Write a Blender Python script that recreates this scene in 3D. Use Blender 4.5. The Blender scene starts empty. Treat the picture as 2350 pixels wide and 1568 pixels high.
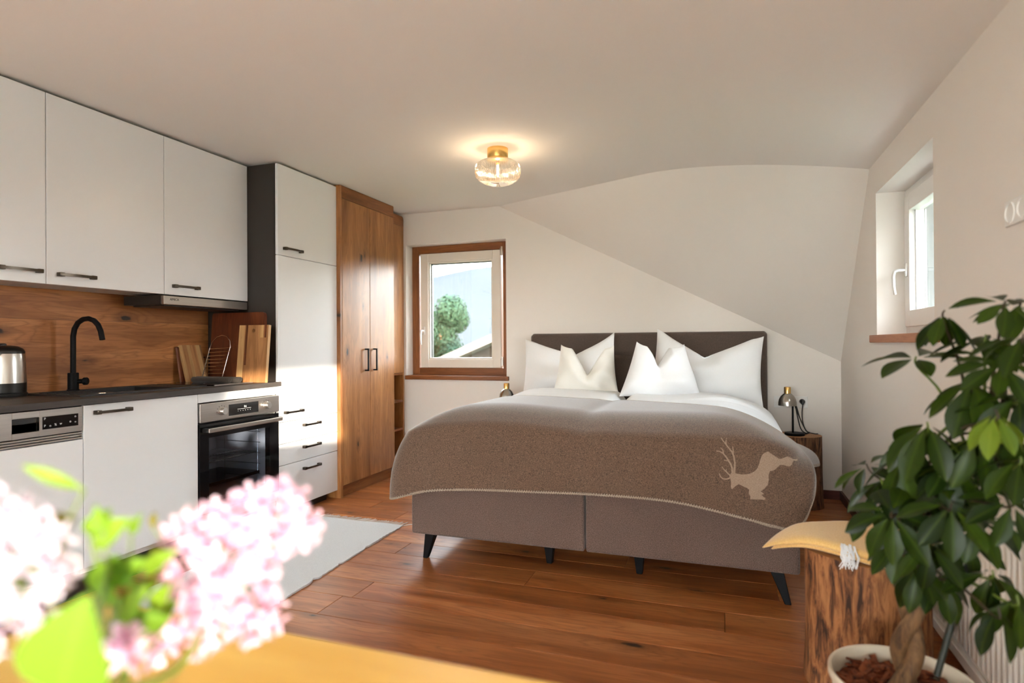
import bpy, bmesh, math, random
import numpy as np
from mathutils import Vector, Matrix
from mathutils.bvhtree import BVHTree
random.seed(7); rng = np.random.default_rng(7)
PI = math.pi
SC = bpy.context.scene
COL = SC.collection

# ------------------------------------------------------------------ camera
F_PX, YAW, PITCH, ROLL = 1382.87, 0.338193, 0.004702, -0.006375
CAM = Vector((0.0, 0.0, 1.10))
_f = Vector((-math.sin(YAW)*math.cos(PITCH), math.cos(YAW)*math.cos(PITCH), math.sin(PITCH)))
_r = Vector((math.cos(YAW), math.sin(YAW), 0)); _u = _r.cross(_f)
_r, _u = _r*math.cos(ROLL)+_u*math.sin(ROLL), _u*math.cos(ROLL)-_r*math.sin(ROLL)
def ray(a, b): return _f + _r*((a-1175)/F_PX) - _u*((b-784)/F_PX)
def at(a, b, ax, v):
    """pixel of the photo -> point on the plane ax = v (metres)"""
    d = ray(a, b); i = 'xyz'.index(ax); return CAM + d*((v-CAM[i])/d[i])
cd = bpy.data.cameras.new('camera'); cam = bpy.data.objects.new('camera', cd); COL.objects.link(cam)
cd.sensor_width = 36; cd.lens = 36*F_PX/2350; cd.clip_start = 0.02; cd.clip_end = 5000
cam.matrix_world = Matrix(((_r.x, _u.x, -_f.x, CAM.x), (_r.y, _u.y, -_f.y, CAM.y), (_r.z, _u.z, -_f.z, CAM.z), (0, 0, 0, 1)))
cd.dof.use_dof = True; cd.dof.focus_distance = 3.3; cd.dof.aperture_fstop = 1.9
SC.camera = cam
# ------------------------------------------------------------------ light
SUN_DIR = Vector((-0.653, 0.757, -0.075)).normalized()
w = bpy.data.worlds.new('sky'); SC.world = w; w.use_nodes = True
nt = w.node_tree; bg = nt.nodes['Background']
# bright hazy sky: white towards the horizon, slightly blue overhead, the same all round
tcw = nt.nodes.new('ShaderNodeTexCoord'); sxw = nt.nodes.new('ShaderNodeSeparateXYZ'); nt.links.new(tcw.outputs['Generated'], sxw.inputs[0])
rw_ = nt.nodes.new('ShaderNodeValToRGB'); rw_.color_ramp.elements[0].position = 0.0; rw_.color_ramp.elements[0].color = (1.0, .985, .96, 1)
rw_.color_ramp.elements[1].position = .75; rw_.color_ramp.elements[1].color = (.72, .86, 1.0, 1)
nt.links.new(sxw.outputs[2], rw_.inputs[0]); nt.links.new(rw_.outputs[0], bg.inputs['Color']); bg.inputs['Strength'].default_value = 19.0
sd = bpy.data.lights.new('sun', 'SUN'); sd.energy = 24; sd.color = (1.0, 0.86, 0.70); sd.angle = math.radians(1.2)
so = bpy.data.objects.new('sun', sd); COL.objects.link(so); so.location = (6, -9, 4)
so.rotation_euler = SUN_DIR.to_track_quat('-Z', 'Y').to_euler()
SC.view_settings.view_transform = 'Standard'; SC.view_settings.look = 'None'
SC.view_settings.gamma = 1.0; SC.view_settings.use_curve_mapping = False
SC.view_settings.exposure = 0.75

# ------------------------------------------------------------------ materials
MATS = {}
def srgb(r, g, b):
    def c(v):
        v /= 255.0
        return v/12.92 if v <= .04045 else ((v+.055)/1.055)**2.4
    return (c(r), c(g), c(b), 1)
class NT:
    def __init__(s, name):
        s.m = bpy.data.materials.new(name); s.m.use_nodes = True; s.t = s.m.node_tree
        s.b = s.t.nodes['Principled BSDF']; s.out = s.t.nodes['Material Output']; MATS[name] = s.m
    def n(s, typ, **kw):
        x = s.t.nodes.new(typ)
        for k, v in kw.items():
            if k in x.inputs.keys(): x.inputs[k].default_value = v
            else: setattr(x, k, v)
        return x
    def l(s, a, b): s.t.links.new(a, b)
    def coord(s, kind='Object', rand=0.0):
        tc = s.n('ShaderNodeTexCoord'); o = tc.outputs[kind]
        if rand:
            oi = s.n('ShaderNodeObjectInfo'); v = s.n('ShaderNodeVectorMath', operation='SCALE'); v.inputs[0].default_value = (13.1, 7.7, 5.3)
            s.l(oi.outputs['Random'], v.inputs['Scale']); a = s.n('ShaderNodeVectorMath', operation='ADD')
            s.l(o, a.inputs[0]); s.l(v.outputs[0], a.inputs[1]); o = a.outputs[0]
        return o
    def mapv(s, o, sc):
        m = s.n('ShaderNodeMapping'); m.inputs['Scale'].default_value = sc; s.l(o, m.inputs['Vector']); return m.outputs[0]
    def noise(s, o, scale, detail=3, rough=.5, dist=0):
        x = s.n('ShaderNodeTexNoise'); x.inputs['Scale'].default_value = scale; x.inputs['Detail'].default_value = detail
        x.inputs['Roughness'].default_value = rough; x.inputs['Distortion'].default_value = dist; s.l(o, x.inputs['Vector']); return x.outputs['Fac']
    def ramp(s, f, stops):
        r = s.n('ShaderNodeValToRGB'); e = r.color_ramp.elements
        while len(e) < len(stops): e.new(.5)
        for i, (p, c) in enumerate(stops): e[i].position = p; e[i].color = c if len(c) == 4 else (*c, 1)
        s.l(f, r.inputs['Fac']); return r.outputs['Color']
    def mix(s, f, a, b, mode='MIX'):
        x = s.n('ShaderNodeMix', data_type='RGBA', blend_type=mode)
        for i, v in ((0, f), (6, a), (7, b)):
            if hasattr(v, 'is_linked') or isinstance(v, bpy.types.NodeSocket): s.l(v, x.inputs[i])
            else: x.inputs[i].default_value = v
        return x.outputs[2]
    def math(s, op, a, b=None):
        x = s.n('ShaderNodeMath', operation=op)
        for i, v in ((0, a), (1, b)):
            if v is None: continue
            if isinstance(v, bpy.types.NodeSocket): s.l(v, x.inputs[i])
            else: x.inputs[i].default_value = v
        return x.outputs[0]
    def bump(s, h, strength=.2, dist=.002):
        b = s.n('ShaderNodeBump'); b.inputs['Strength'].default_value = strength; b.inputs['Distance'].default_value = dist
        s.l(h, b.inputs['Height']); s.l(b.outputs[0], s.b.inputs['Normal'])
    def set(s, color=None, rough=None, metal=None, spec=None):
        if color is not None:
            if isinstance(color, bpy.types.NodeSocket): s.l(color, s.b.inputs['Base Color'])
            else: s.b.inputs['Base Color'].default_value = color
        if rough is not None: s.b.inputs['Roughness'].default_value = rough
        if metal is not None: s.b.inputs['Metallic'].default_value = metal
        if spec is not None: s.b.inputs['Specular IOR Level'].default_value = spec
        return s
def plain(name, col, rough=.5, metal=0, spec=None, coat=0):
    t = NT(name); t.set(col, rough, metal, spec)
    if coat: t.b.inputs['Coat Weight'].default_value = coat; t.b.inputs['Coat Roughness'].default_value = .08
    return t.m
def wood(name, dark, mid, light, axis, across=9.0, rough=.45, knots=.5, rand=1.0, tone=.25, ks=1.0, grain=1.0, plane=None):
    t = NT(name); o = t.coord('Object', rand)
    i = 'xyz'.index(axis); sc = [across]*3; sc[i] = 1.0
    # knots bend the grain
    plane = plane or {'x': 'xy', 'y': 'yz', 'z': 'zy'}[axis]
    sp_ = t.n('ShaderNodeSeparateXYZ'); t.l(o, sp_.inputs[0]); cb_ = t.n('ShaderNodeCombineXYZ')
    t.l(sp_.outputs['xyz'.index(plane[0])], cb_.inputs[0]); t.l(sp_.outputs['xyz'.index(plane[1])], cb_.inputs[1])
    vo = t.n('ShaderNodeTexVoronoi', voronoi_dimensions='2D'); vo.inputs['Scale'].default_value = 1.0; t.l(t.mapv(cb_.outputs[0], (2.3*ks, 5.5*ks, 1)), vo.inputs['Vector'])
    kd = vo.outputs['Distance']
    sep = t.n('ShaderNodeSeparateColor'); t.l(vo.outputs['Color'], sep.inputs[0])
    gate = t.math('GREATER_THAN', sep.outputs[0], 1-knots)
    near = t.math('MULTIPLY', t.math('SUBTRACT', 1.0, t.math('MINIMUM', t.math('MULTIPLY', kd, 2.4), 1.0)), gate)
    n1 = t.noise(t.mapv(o, sc), 1.15, 3, .55, .35)
    val = t.math('ADD', n1, t.math('MULTIPLY', near, .22))
    ring = t.math('FRACT', t.math('MULTIPLY', val, 11.0))
    ringc = t.math('PINGPONG', ring, .5)
    c = t.ramp(n1, [(.25, dark), (.5, mid), (.78, light)])
    c = t.mix(t.math('MULTIPLY', t.math('POWER', t.math('MULTIPLY', ringc, 2.0), 2.5), .55*grain), c, t.mix(.25, dark, mid), 'MIX')
    streak = t.noise(t.mapv(o, [v*3.2 for v in sc]), 1.0, 4, .7, .2)
    c = t.mix(t.math('MULTIPLY', t.ramp(streak, [(.55, (0, 0, 0)), (.72, (1, 1, 1))]), .55*grain), c, dark)
    fs = [190.0]*3; fs[i] = 5.0
    fine = t.noise(t.mapv(o, fs), 1.0, 2, .6)
    c = t.mix(t.math('MULTIPLY', t.math('GREATER_THAN', fine, .58), .25*grain), c, dark)
    if rand:
        oi = t.n('ShaderNodeObjectInfo'); hv = t.n('ShaderNodeHueSaturation')
        mr = t.n('ShaderNodeMapRange'); mr.inputs['To Min'].default_value = 1-tone; mr.inputs['To Max'].default_value = 1+tone*.7
        t.l(oi.outputs['Random'], mr.inputs['Value']); t.l(mr.outputs[0], hv.inputs['Value']); t.l(c, hv.inputs['Color']); c = hv.outputs[0]
    wob = t.math('ADD', t.math('SUBTRACT', kd, t.math('MULTIPLY', sep.outputs[1], .07)), t.math('MULTIPLY', t.noise(o, 45, 2), .07))
    halo = t.math('MULTIPLY', t.ramp(wob, [(.05, (1, 1, 1)), (.20, (0, 0, 0))]), gate)
    core = t.math('MULTIPLY', t.ramp(wob, [(.035, (1, 1, 1)), (.065, (0, 0, 0))]), gate)
    c = t.mix(t.math('MULTIPLY', halo, .55), c, tuple(v*.45 for v in dark[:3])+(1,))
    c = t.mix(t.math('MULTIPLY', core, .92), c, (.012, .006, .003, 1))
    t.set(c, rough); t.bump(t.math('SUBTRACT', t.math('MULTIPLY', fine, .5), t.math('MULTIPLY', core, .6)), .12, .0015)
    return t.m
def fabric(name, a, b, scale=420, rough=.95, bump=.35, big=.25, sheen=.25):
    t = NT(name); o = t.coord('Object')
    n = t.noise(o, scale, 2, .7); g = t.noise(o, 5, 3)
    c = t.mix(t.ramp(n, [(.32, (0, 0, 0)), (.68, (1, 1, 1))]), a, b)
    c = t.mix(t.math('MULTIPLY', g, big), c, tuple(v*.7 for v in a[:3])+(1,))
    t.set(c, rough); t.b.inputs['Sheen Weight'].default_value = sheen; t.b.inputs['Sheen Roughness'].default_value = .5
    t.bump(n, bump, .0012); return t.m
def glass(name, tint=(1, 1, 1, 1), base=.04, edge=.6, rough=0.0, blend=.35):
    t = NT(name); t.t.nodes.remove(t.b)
    tr = t.n('ShaderNodeBsdfTransparent'); tr.inputs[0].default_value = tint
    gl = t.n('ShaderNodeBsdfGlossy'); gl.inputs['Roughness'].default_value = rough
    lw = t.n('ShaderNodeLayerWeight'); lw.inputs['Blend'].default_value = blend
    mr = t.n('ShaderNodeMapRange'); mr.inputs['To Min'].default_value = base; mr.inputs['To Max'].default_value = edge
    t.l(lw.outputs['Fresnel'], mr.inputs['Value'])
    mx = t.n('ShaderNodeMixShader'); t.l(mr.outputs[0], mx.inputs[0]); t.l(tr.outputs[0], mx.inputs[1]); t.l(gl.outputs[0], mx.inputs[2])
    t.l(mx.outputs[0], t.out.inputs['Surface']); return t.m
def emit(name, col, s):
    t = NT(name); t.b.inputs['Emission Color'].default_value = col; t.b.inputs['Emission Strength'].default_value = s; t.set(col); return t.m
def metal_brushed(name, col, axis, rough=.32):
    t = NT(name); o = t.coord('Object'); sc = [300.0]*3; sc['xyz'.index(axis)] = 3.0
    n = t.noise(t.mapv(o, sc), 1.0, 2); t.set(t.mix(n, tuple(v*.75 for v in col[:3])+(1,), col), rough, 1.0); t.bump(n, .05, .0005); return t.m

def plaster(name, col):
    t = NT(name); o = t.coord('Object'); n = t.noise(o, 90, 4, .6)
    t.set(col, .92); t.bump(n, .06, .002); return t.m
M = MATS
plaster('wall_plaster', (.82, .77, .715, 1))
wood('oak_floor', srgb(122, 66, 30), srgb(180, 108, 58), srgb(208, 142, 88), 'x', 9, .34, .36, 1, .24, .8)
wood('oak_cabinet', srgb(120, 72, 34), srgb(168, 112, 62), srgb(194, 140, 88), 'z', 9, .38, .16, 1, .05, 1.2)
wood('oak_rail', srgb(104, 60, 28), srgb(146, 90, 48), srgb(166, 108, 60), 'y', 9, .4, .15, 1, .06)
wood('oak_splash', srgb(112, 62, 28), srgb(182, 118, 66), srgb(212, 152, 96), 'y', 7, .5, .7, 1, .06, .95)
wood('window_wood_v', srgb(98, 54, 24), srgb(140, 82, 40), srgb(158, 98, 52), 'z', 9, .45, .12, 1, .05)
wood('window_wood_h', srgb(98, 54, 24), srgb(140, 82, 40), srgb(158, 98, 52), 'x', 9, .45, .12, 1, .05)
wood('sill_wood', srgb(150, 92, 60), srgb(182, 122, 84), srgb(196, 140, 100), 'y', 9, .45, .0, 1, .03)
wood('baseboard_wood', srgb(62, 24, 14), srgb(88, 38, 22), srgb(104, 50, 30), 'x', 9, .4, .0, 1, .05)
wood('table_wood', srgb(214, 166, 78), srgb(234, 196, 106), srgb(242, 210, 128), 'x', 7, .35, .1, 1, .03)
wood('worktop_laminate', srgb(40, 34, 31), srgb(62, 55, 51), srgb(84, 76, 70), 'y', 8, .5, .0, 0, 0)
plain('white_lacquer', (.80, .81, .82, 1), .28)
plain('cabinet_inside', (.62, .60, .57, 1), .6)
plain('anthracite', srgb(46, 40, 36), .5)
plain('plinth_dark', srgb(38, 36, 35), .45)
plain('black_plastic', (.012, .012, .012, 1), .35)
plain('black_matt', (.007, .007, .008, 1), .5, 0, .12)
plain('black_gloss', (.006, .006, .007, 1), .06)
plain('black_granite', (.016, .016, .017, 1), .5)
plain('white_plastic', (.84, .82, .79, 1), .35)
plain('sash_white', (.80, .74, .66, 1), .35)
plain('steel', (.62, .60, .57, 1), .28, 1)
plain('handle_silver', (.80, .79, .78, 1), .35, .6)
plain('chrome', (.75, .75, .75, 1), .12, 1)
plain('bronze_handle', srgb(84, 76, 68), .3, 1)
plain('brass', (.80, .52, .18, 1), .25, 1)
plain('icon_white', (.75, .75, .75, 1), .5)
plain('shutter_grey', (.10, .105, .10, 1), .5)
plain('rubber', (.02, .02, .02, 1), .7)
metal_brushed('brushed_steel', (.60, .56, .52, 1), 'y')
glass('window_glass', (.97, .985, .98, 1))
fabric('bed_fabric', srgb(54, 40, 34), srgb(126, 103, 92), 330, big=.15)
fabric('headboard_fabric', srgb(58, 46, 40), srgb(104, 88, 78), 420, big=.15)
fabric('blanket_wool', srgb(60, 42, 31), srgb(124, 98, 78), 240, big=.2, sheen=.5)
fabric('stag_wool', srgb(132, 110, 92), srgb(164, 142, 122), 380, big=.1, sheen=.4)
fabric('stitch_yarn', srgb(120, 106, 92), srgb(176, 160, 142), 300, big=.05)
fabric('white_linen', (.80, .80, .80, 1), (.86, .86, .86, 1), 700, .9, .06, .05, .1)
fabric('cream_linen', (.80, .78, .72, 1), (.86, .84, .78, 1), 700, .85, .06, .05, .1)
fabric('yellow_wool', srgb(226, 178, 100), srgb(244, 206, 136), 300, .95, .3, .1, .4)
fabric('rug_cotton', (.62, .63, .64, 1), (.75, .76, .77, 1), 260, .95, .6, .12, .1)
fabric('fringe_cotton', (.70, .62, .56, 1), (.80, .72, .66, 1), 300, .95, .3, .05, .1)
plain('bounce_stone', (.74, .70, .64, 1), .8)
plain('radiator_enamel', (.78, .72, .64, 1), .35)

# ------------------------------------------------------------------ mesh helpers
WL = {}
def bmn(): return bmesh.new()
def box(bm, x0, x1, y0, y1, z0, z1):
    v = [bm.verts.new((x, y, z)) for z in (z0, z1) for y in (y0, y1) for x in (x0, x1)]
    for f in ((0, 2, 3, 1), (4, 5, 7, 6), (0, 1, 5, 4), (2, 6, 7, 3), (0, 4, 6, 2), (1, 3, 7, 5)): bm.faces.new([v[i] for i in f])
    return bm
def merge(bm, b2, mat=None):
    me = bpy.data.meshes.new('tmp'); b2.to_mesh(me); b2.free()
    if mat is not None: me.transform(mat)
    bm.from_mesh(me); bpy.data.meshes.remove(me); return bm
def rbox(bm, x0, x1, y0, y1, z0, z1, r=.004, seg=2, mat=None):
    b = bmn(); box(b, x0, x1, y0, y1, z0, z1)
    bmesh.ops.bevel(b, geom=b.edges[:], offset=r, segments=seg, profile=.5, affect='EDGES'); return merge(bm, b, mat)
def ring(bm, c, x, y, r, n, ry=None):
    ry = r if ry is None else ry
    return [bm.verts.new(c + x*(math.cos(2*PI*i/n)*r) + y*(math.sin(2*PI*i/n)*ry)) for i in range(n)]
def bridge(bm, a, b):
    n = len(a)
    for i in range(n): bm.faces.new((a[i], a[(i+1) % n], b[(i+1) % n], b[i]))
def tube(bm, pts, r, n=8, cap=True):
    pts = [Vector(p) for p in pts]; rs = list(r) if hasattr(r, '__len__') else [r]*len(pts)
    t0 = (pts[1]-pts[0]).normalized(); ref = Vector((0, 0, 1)) if abs(t0.z) < .9 else Vector((1, 0, 0))
    x = t0.cross(ref).normalized(); prev = None; first = None
    for i, p in enumerate(pts):
        if i == 0: t = t0
        elif i == len(pts)-1: t = (pts[i]-pts[i-1]).normalized()
        else: t = ((pts[i]-pts[i-1]).normalized()+(pts[i+1]-pts[i]).normalized())
        t = t.normalized() if t.length > 1e-9 else t0
        x = (x - t*x.dot(t)).normalized(); y = t.cross(x)
        cur = ring(bm, p, x, y, rs[i], n)
        if prev: bridge(bm, prev, cur)
        else: first = cur
        prev = cur
    if cap: bm.faces.new(first[::-1]); bm.faces.new(prev)
    return bm
def lathe(bm, prof, c=(0, 0, 0), n=32, fr=None):
    c = Vector(c); prev = None
    for r, z in prof:
        if r < 1e-6: cur = [bm.verts.new(c+Vector((0, 0, z)))]
        else: cur = [bm.verts.new(c+Vector((math.cos(2*PI*i/n)*r*(fr(i, z) if fr else 1), math.sin(2*PI*i/n)*r*(fr(i, z) if fr else 1), z))) for i in range(n)]
        if prev:
            if len(prev) == 1 and len(cur) > 1:
                for i in range(n): bm.faces.new((prev[0], cur[(i+1) % n], cur[i]))
            elif len(cur) == 1 and len(prev) > 1:
                for i in range(n): bm.faces.new((prev[i], prev[(i+1) % n], cur[0]))
            elif len(cur) > 1: bridge(bm, prev, cur)
        prev = cur
    return bm
def prism(bm, pts, ax, d0, d1):
    """polygon pts in the two other axes (order x<y<z), extruded along ax"""
    i = 'xyz'.index(ax); o = [k for k in range(3) if k != i]
    def mk(p, d):
        v = [0, 0, 0]; v[o[0]], v[o[1]] = p; v[i] = d; return bm.verts.new(v)
    a = [mk(p, d0) for p in pts]; b = [mk(p, d1) for p in pts]; n = len(pts)
    bm.faces.new(a); bm.faces.new(b[::-1])
    for k in range(n): bm.faces.new((a[k], b[k], b[(k+1) % n], a[(k+1) % n]))
    bmesh.ops.recalc_face_normals(bm, faces=bm.faces[:]); return bm
def grid(bm, P, closed_u=False):
    """P[i][j] of 3-D points -> quads"""
    V = [[bm.verts.new(p) for p in row] for row in P]
    for i in range(len(V)-1):
        m = len(V[i]); 
        for j in range(m if closed_u else m-1):
            k = (j+1) % m; bm.faces.new((V[i][j], V[i][k], V[i+1][k], V[i+1][j]))
    return V
def link(name, me, mat, parent=None, loc=None, local=False):
    o = bpy.data.objects.new(name, me); COL.objects.link(o)
    if mat is not None and me is not None and not me.materials: me.materials.append(M[mat] if isinstance(mat, str) else mat)
    if parent is not None:
        o.parent = parent
        o.location = Vector(loc) if (local and loc is not None) else (Vector((0, 0, 0)) if local else (Vector(loc) if loc is not None else Vector((0, 0, 0))) - WL.get(parent.name, Vector((0, 0, 0))))
    elif loc is not None: o.location = loc
    WL[o.name] = (WL.get(parent.name, Vector((0, 0, 0))) if parent is not None else Vector((0, 0, 0))) + Vector(o.location)
    return o
def mesh(bm, smooth=None):
    me = bpy.data.meshes.new('mesh'); bmesh.ops.recalc_face_normals(bm, faces=bm.faces[:]); bm.to_mesh(me); bm.free()
    if smooth is not None:
        me.polygons.foreach_set('use_smooth', [True]*len(me.polygons)); me.set_sharp_from_angle(angle=math.radians(smooth))
    return me
def obj(name, bm, mat, parent=None, smooth=None, loc=None, local=False):
    return link(name, mesh(bm, smooth), mat, parent, loc, local)
def tag(o, label, cat, group=None):
    o['label'] = label; o['category'] = cat
    if group: o['group'] = group
    return o
def thing(name, label, cat, loc=(0, 0, 0), group=None, rot=None):
    o = bpy.data.objects.new(name, None); COL.objects.link(o); o.location = loc; o.empty_display_size = .05
    if rot: o.rotation_euler = rot
    WL[o.name] = Vector(loc); return tag(o, label, cat, group)
def struct(o): o['kind'] = 'structure'; return o
def sthing(name, loc=(0, 0, 0)):
    o = bpy.data.objects.new(name, None); COL.objects.link(o); o.location = loc; o.empty_display_size = .05; WL[o.name] = Vector(loc); return struct(o)
def text(name, s, size, mat, parent, origin, xdir, ydir, ext=.0004):
    cu = bpy.data.curves.new('txt', 'FONT'); cu.body = s; cu.size = size; cu.extrude = ext; cu.align_x = 'CENTER'; cu.align_y = 'CENTER'; cu.resolution_u = 3
    t = bpy.data.objects.new('txt', cu); me = bpy.data.meshes.new_from_object(t); bpy.data.objects.remove(t)
    x = Vector(xdir).normalized(); y = Vector(ydir).normalized(); z = x.cross(y)
    me.transform(Matrix(((x.x, y.x, z.x, origin[0]), (x.y, y.y, z.y, origin[1]), (x.z, y.z, z.z, origin[2]), (0, 0, 0, 1))))
    me.materials.clear(); return link(name, me, mat, parent)

# ------------------------------------------------------------------ the room
XL, XR, YB, YR = -3.20, 0.77, 4.735, -2.30
H = 2.262; T = .32
def zceil(x):
    if x < -.5: return H
    return H - .2*((x+.5)/(XR+.5))**1.6
def zslope(x, y): return .965 - .509*(x-XR) - 1.199*(y-YB)
def ycut(x): return min(YB, YB - (zceil(x) - .965 + .509*(x-XR))/1.199)
# floor: planks along x
fl = sthing('floor'); fb = bmn(); box(fb, XL, XR, YR, YB, -.06, -.014); obj('subfloor', fb, 'plinth_dark', fl)
y = YR; row = 0
while y < YB-.001:
    y1 = min(y+.182, YB); x = XL - random.uniform(0, 1.7)
    while x < XR:
        x1 = x+1.86; a, b = max(x, XL), min(x1, XR)
        if b-a > .02:
            bm = bmn(); rbox(bm, a-(a+b)/2+.0006, b-(a+b)/2-.0006, -(y1-y)/2+.0006, (y1-y)/2-.0006, -.014, 0, .0016, 1)
            obj('floor_plank', bm, 'oak_floor', fl, loc=((a+b)/2, (y+y1)/2, 0))
        x = x1
    y = y1; row += 1
# ceiling: flat part bending down to the right, cut by the steep roof slope
xs = [XL-.05, -2.6, -2.2, -1.79] + list(np.linspace(-1.7, -.5, 8)) + list(np.linspace(-.42, XR, 22))
bm = bmn(); P = []
for x in xs:
    ye = YB if x <= -1.779 else ycut(x)
    P.append([(x, YR + (ye-YR)*k/8, zceil(x)) for k in range(9)])
grid(bm, P); cl = obj('ceiling', bm, 'wall_plaster', smooth=60); struct(cl)
bm = bmn(); P = []
for x in [v for v in xs if v > -1.78]:
    ye = ycut(x); P.append([(x, ye+(YB-ye)*k/6, zslope(x, ye+(YB-ye)*k/6)) for k in range(7)])
x0 = -1.774; P.insert(0, [(x0, YB, zslope(x0, YB))]*7)
grid(bm, P); bmesh.ops.remove_doubles(bm, verts=bm.verts[:], dist=1e-5)
struct(obj('ceiling_slope', bm, 'wall_plaster', smooth=30))
def wall(name, ax, c0, c1, a0, a1, z0, z1, holes):
    """wall slab between planes c0..c1 of axis ax, spanning a0..a1, with rectangular holes (b0,b1,h0,h1)"""
    bm = bmn(); cuts = sorted({a0, a1, *[h[0] for h in holes], *[h[1] for h in holes]})
    for s, e in zip(cuts[:-1], cuts[1:]):
        hs = sorted([h for h in holes if h[0] <= s+1e-6 and h[1] >= e-1e-6], key=lambda h: h[2]); z = z0
        segs = []
        for h in hs: segs.append((z, h[2])); z = h[3]
        segs.append((z, z1))
        for p, q in segs:
            if q-p > 1e-6: box(bm, *((c0, c1, s, e) if ax == 'x' else (s, e, c0, c1)), p, q)
    return struct(obj(name, bm, 'wall_plaster'))
W1 = (-2.66, -1.715, .83, 1.985)             # back window opening
W2 = (2.744, 3.676, 1.135, 1.893)            # right window opening
W3 = (-1.62, -.22, .69, 1.46)                # second right window, behind the camera
W4 = (-1.95, .35, .04, 2.08)                 # glazed terrace door behind the camera
wall('wall_left', 'x', XL-T, XL-.022, YR-T, YB+T, -.06, 2.5, [])
wall('wall_back', 'y', YB, YB+T, XL, XR+T, -.06, 2.5, [W1])
wall('wall_right', 'x', XR, XR+T, YR, YB, -.06, 2.5, [W2, W3])
wall('wall_rear', 'y', YR-T, YR, XL, XR+T, -.06, 2.5, [W4])
bm = bmn(); box(bm, XL-T, XR+T, YR-T, YB+T, 2.5, 2.6); struct(obj('roof_slab', bm, 'wall_plaster'))
# skirting boards
bm = bmn(); rbox(bm, .30, XR, YB-.016, YB, 0, .062, .003); struct(obj('baseboard_back', bm, 'baseboard_wood'))
bm = bmn(); rbox(bm, XR-.016, XR, -2.3, YB-.016, 0, .062, .003); struct(obj('baseboard_right', bm, 'baseboard_wood'))

# ---- window 1 (back wall): brown timber frame, pale sash
w1 = sthing('window_1', (-2.19, YB, .83)); yf = YB+.114
a, b, z0, z1 = W1; fw = .07
for nm, (x0, x1, q0, q1), mt in (('frame_post', (a, a+fw, z0, z1), 'window_wood_v'), ('frame_post', (b-fw, b, z0, z1), 'window_wood_v'),
        ('frame_rail', (a+fw, b-fw, z1-.066, z1), 'window_wood_h'), ('frame_rail', (a+fw, b-fw, z0, z0+.066), 'window_wood_h')):
    bm = bmn(); rbox(bm, x0, x1, yf, yf+.09, q0, q1, .003); obj(nm, bm, mt, w1)
def sash_y(parent, x0, x1, z0, z1, y0, y1, wdt, mt='sash_white'):
    bm = bmn()
    for (p, q, r, s) in ((x0, x0+wdt, z0, z1), (x1-wdt, x1, z0, z1), (x0+wdt, x1-wdt, z1-wdt, z1), (x0+wdt, x1-wdt, z0, z0+wdt)):
        rbox(bm, p, q, y0, y1, r, s, .004)
    s = obj('sash', bm, mt, parent)
    bm = bmn(); g = .014                            # glazing bead: stepped inner lip and dark spacer
    for (p, q, r, t_) in ((x0+wdt, x0+wdt+g, z0+wdt, z1-wdt), (x1-wdt-g, x1-wdt, z0+wdt, z1-wdt), (x0+wdt+g, x1-wdt-g, z1-wdt-g, z1-wdt), (x0+wdt+g, x1-wdt-g, z0+wdt, z0+wdt+g)):
        rbox(bm, p, q, y0+.012, y1-.004, r, t_, .002)
    obj('glazing_bead', bm, mt, s); return s
sp0 = at(965, 584, 'y', yf-.012); sp1 = at(1150, 845, 'y', yf-.012)
sx0, sx1, sz0, sz1 = sp0.x, sp1.x, sp1.z, sp0.z
s1 = sash_y(w1, sx0, sx1, sz0, sz1, yf-.014, yf+.055, .075)
bm = bmn()
for (p, q, r, t_) in ((sx0+.087, sx0+.097, sz0+.085, sz1-.085), (sx0+.087, sx1-.087, sz1-.097, sz1-.087)):
    box(bm, p, q, yf+.022, yf+.05, r, t_)
obj('spacer_bar', bm, 'black_plastic', s1)
bm = bmn(); box(bm, sx0+.07, sx1-.07, yf+.02, yf+.026, sz0+.07, sz1-.07); obj('pane', bm, 'window_glass', w1)
def win_handle(parent, loc, along, out):
    """lever handle; along = direction of the lever (down), out = away from sash"""
    out = Vector(out); c = Vector(loc); dn = Vector((0, 0, -1)); sd = out.cross(dn)
    bm = bmn()
    for k in range(1):
        rbox(bm, -.014, .014, -.005, .005, -.035, .035, .003)
    R = Matrix((( sd.x, out.x, 0, c.x), (sd.y, out.y, 0, c.y), (sd.z, out.z, 1, c.z), (0, 0, 0, 1)))
    me = mesh(bm, 40); me.transform(R); hp = link('handle', me, 'handle_silver', parent)
    bm = bmn(); tube(bm, [c, c+out*.035, c+out*.05+dn*.006, c+out*.056+dn*.03, c+out*.054+dn*.09, c+out*.048+dn*.125], [.009, .009, .0095, .009, .008, .007], 10)
    obj('lever', bm, 'handle_silver', hp, 50); return hp
win_handle(w1, (sx0+.03, yf-.018, sz0+.33), None, (0, -1, 0))
for zz in (sz0+.02, sz1-.05):
    bm = bmn(); tube(bm, [(sx1+.012, yf-.012, zz), (sx1+.012, yf-.012, zz+.075)], .009, 10); rbox(bm, sx1-.004, sx1+.012, yf-.018, yf-.006, zz, zz+.06, .002); obj('hinge', bm, 'steel', w1, 40)
bm = bmn(); sA = at(929, 866, 'y', YB-.03); sB = at(1166, 866, 'y', YB-.03)
rbox(bm, sA.x, sB.x, YB-.032, YB, .797, .832, .004); rbox(bm, W1[0], W1[1], YB-.002, yf+.002, .80, .832, .002); obj('window_sill', bm, 'window_wood_h', w1)
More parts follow.
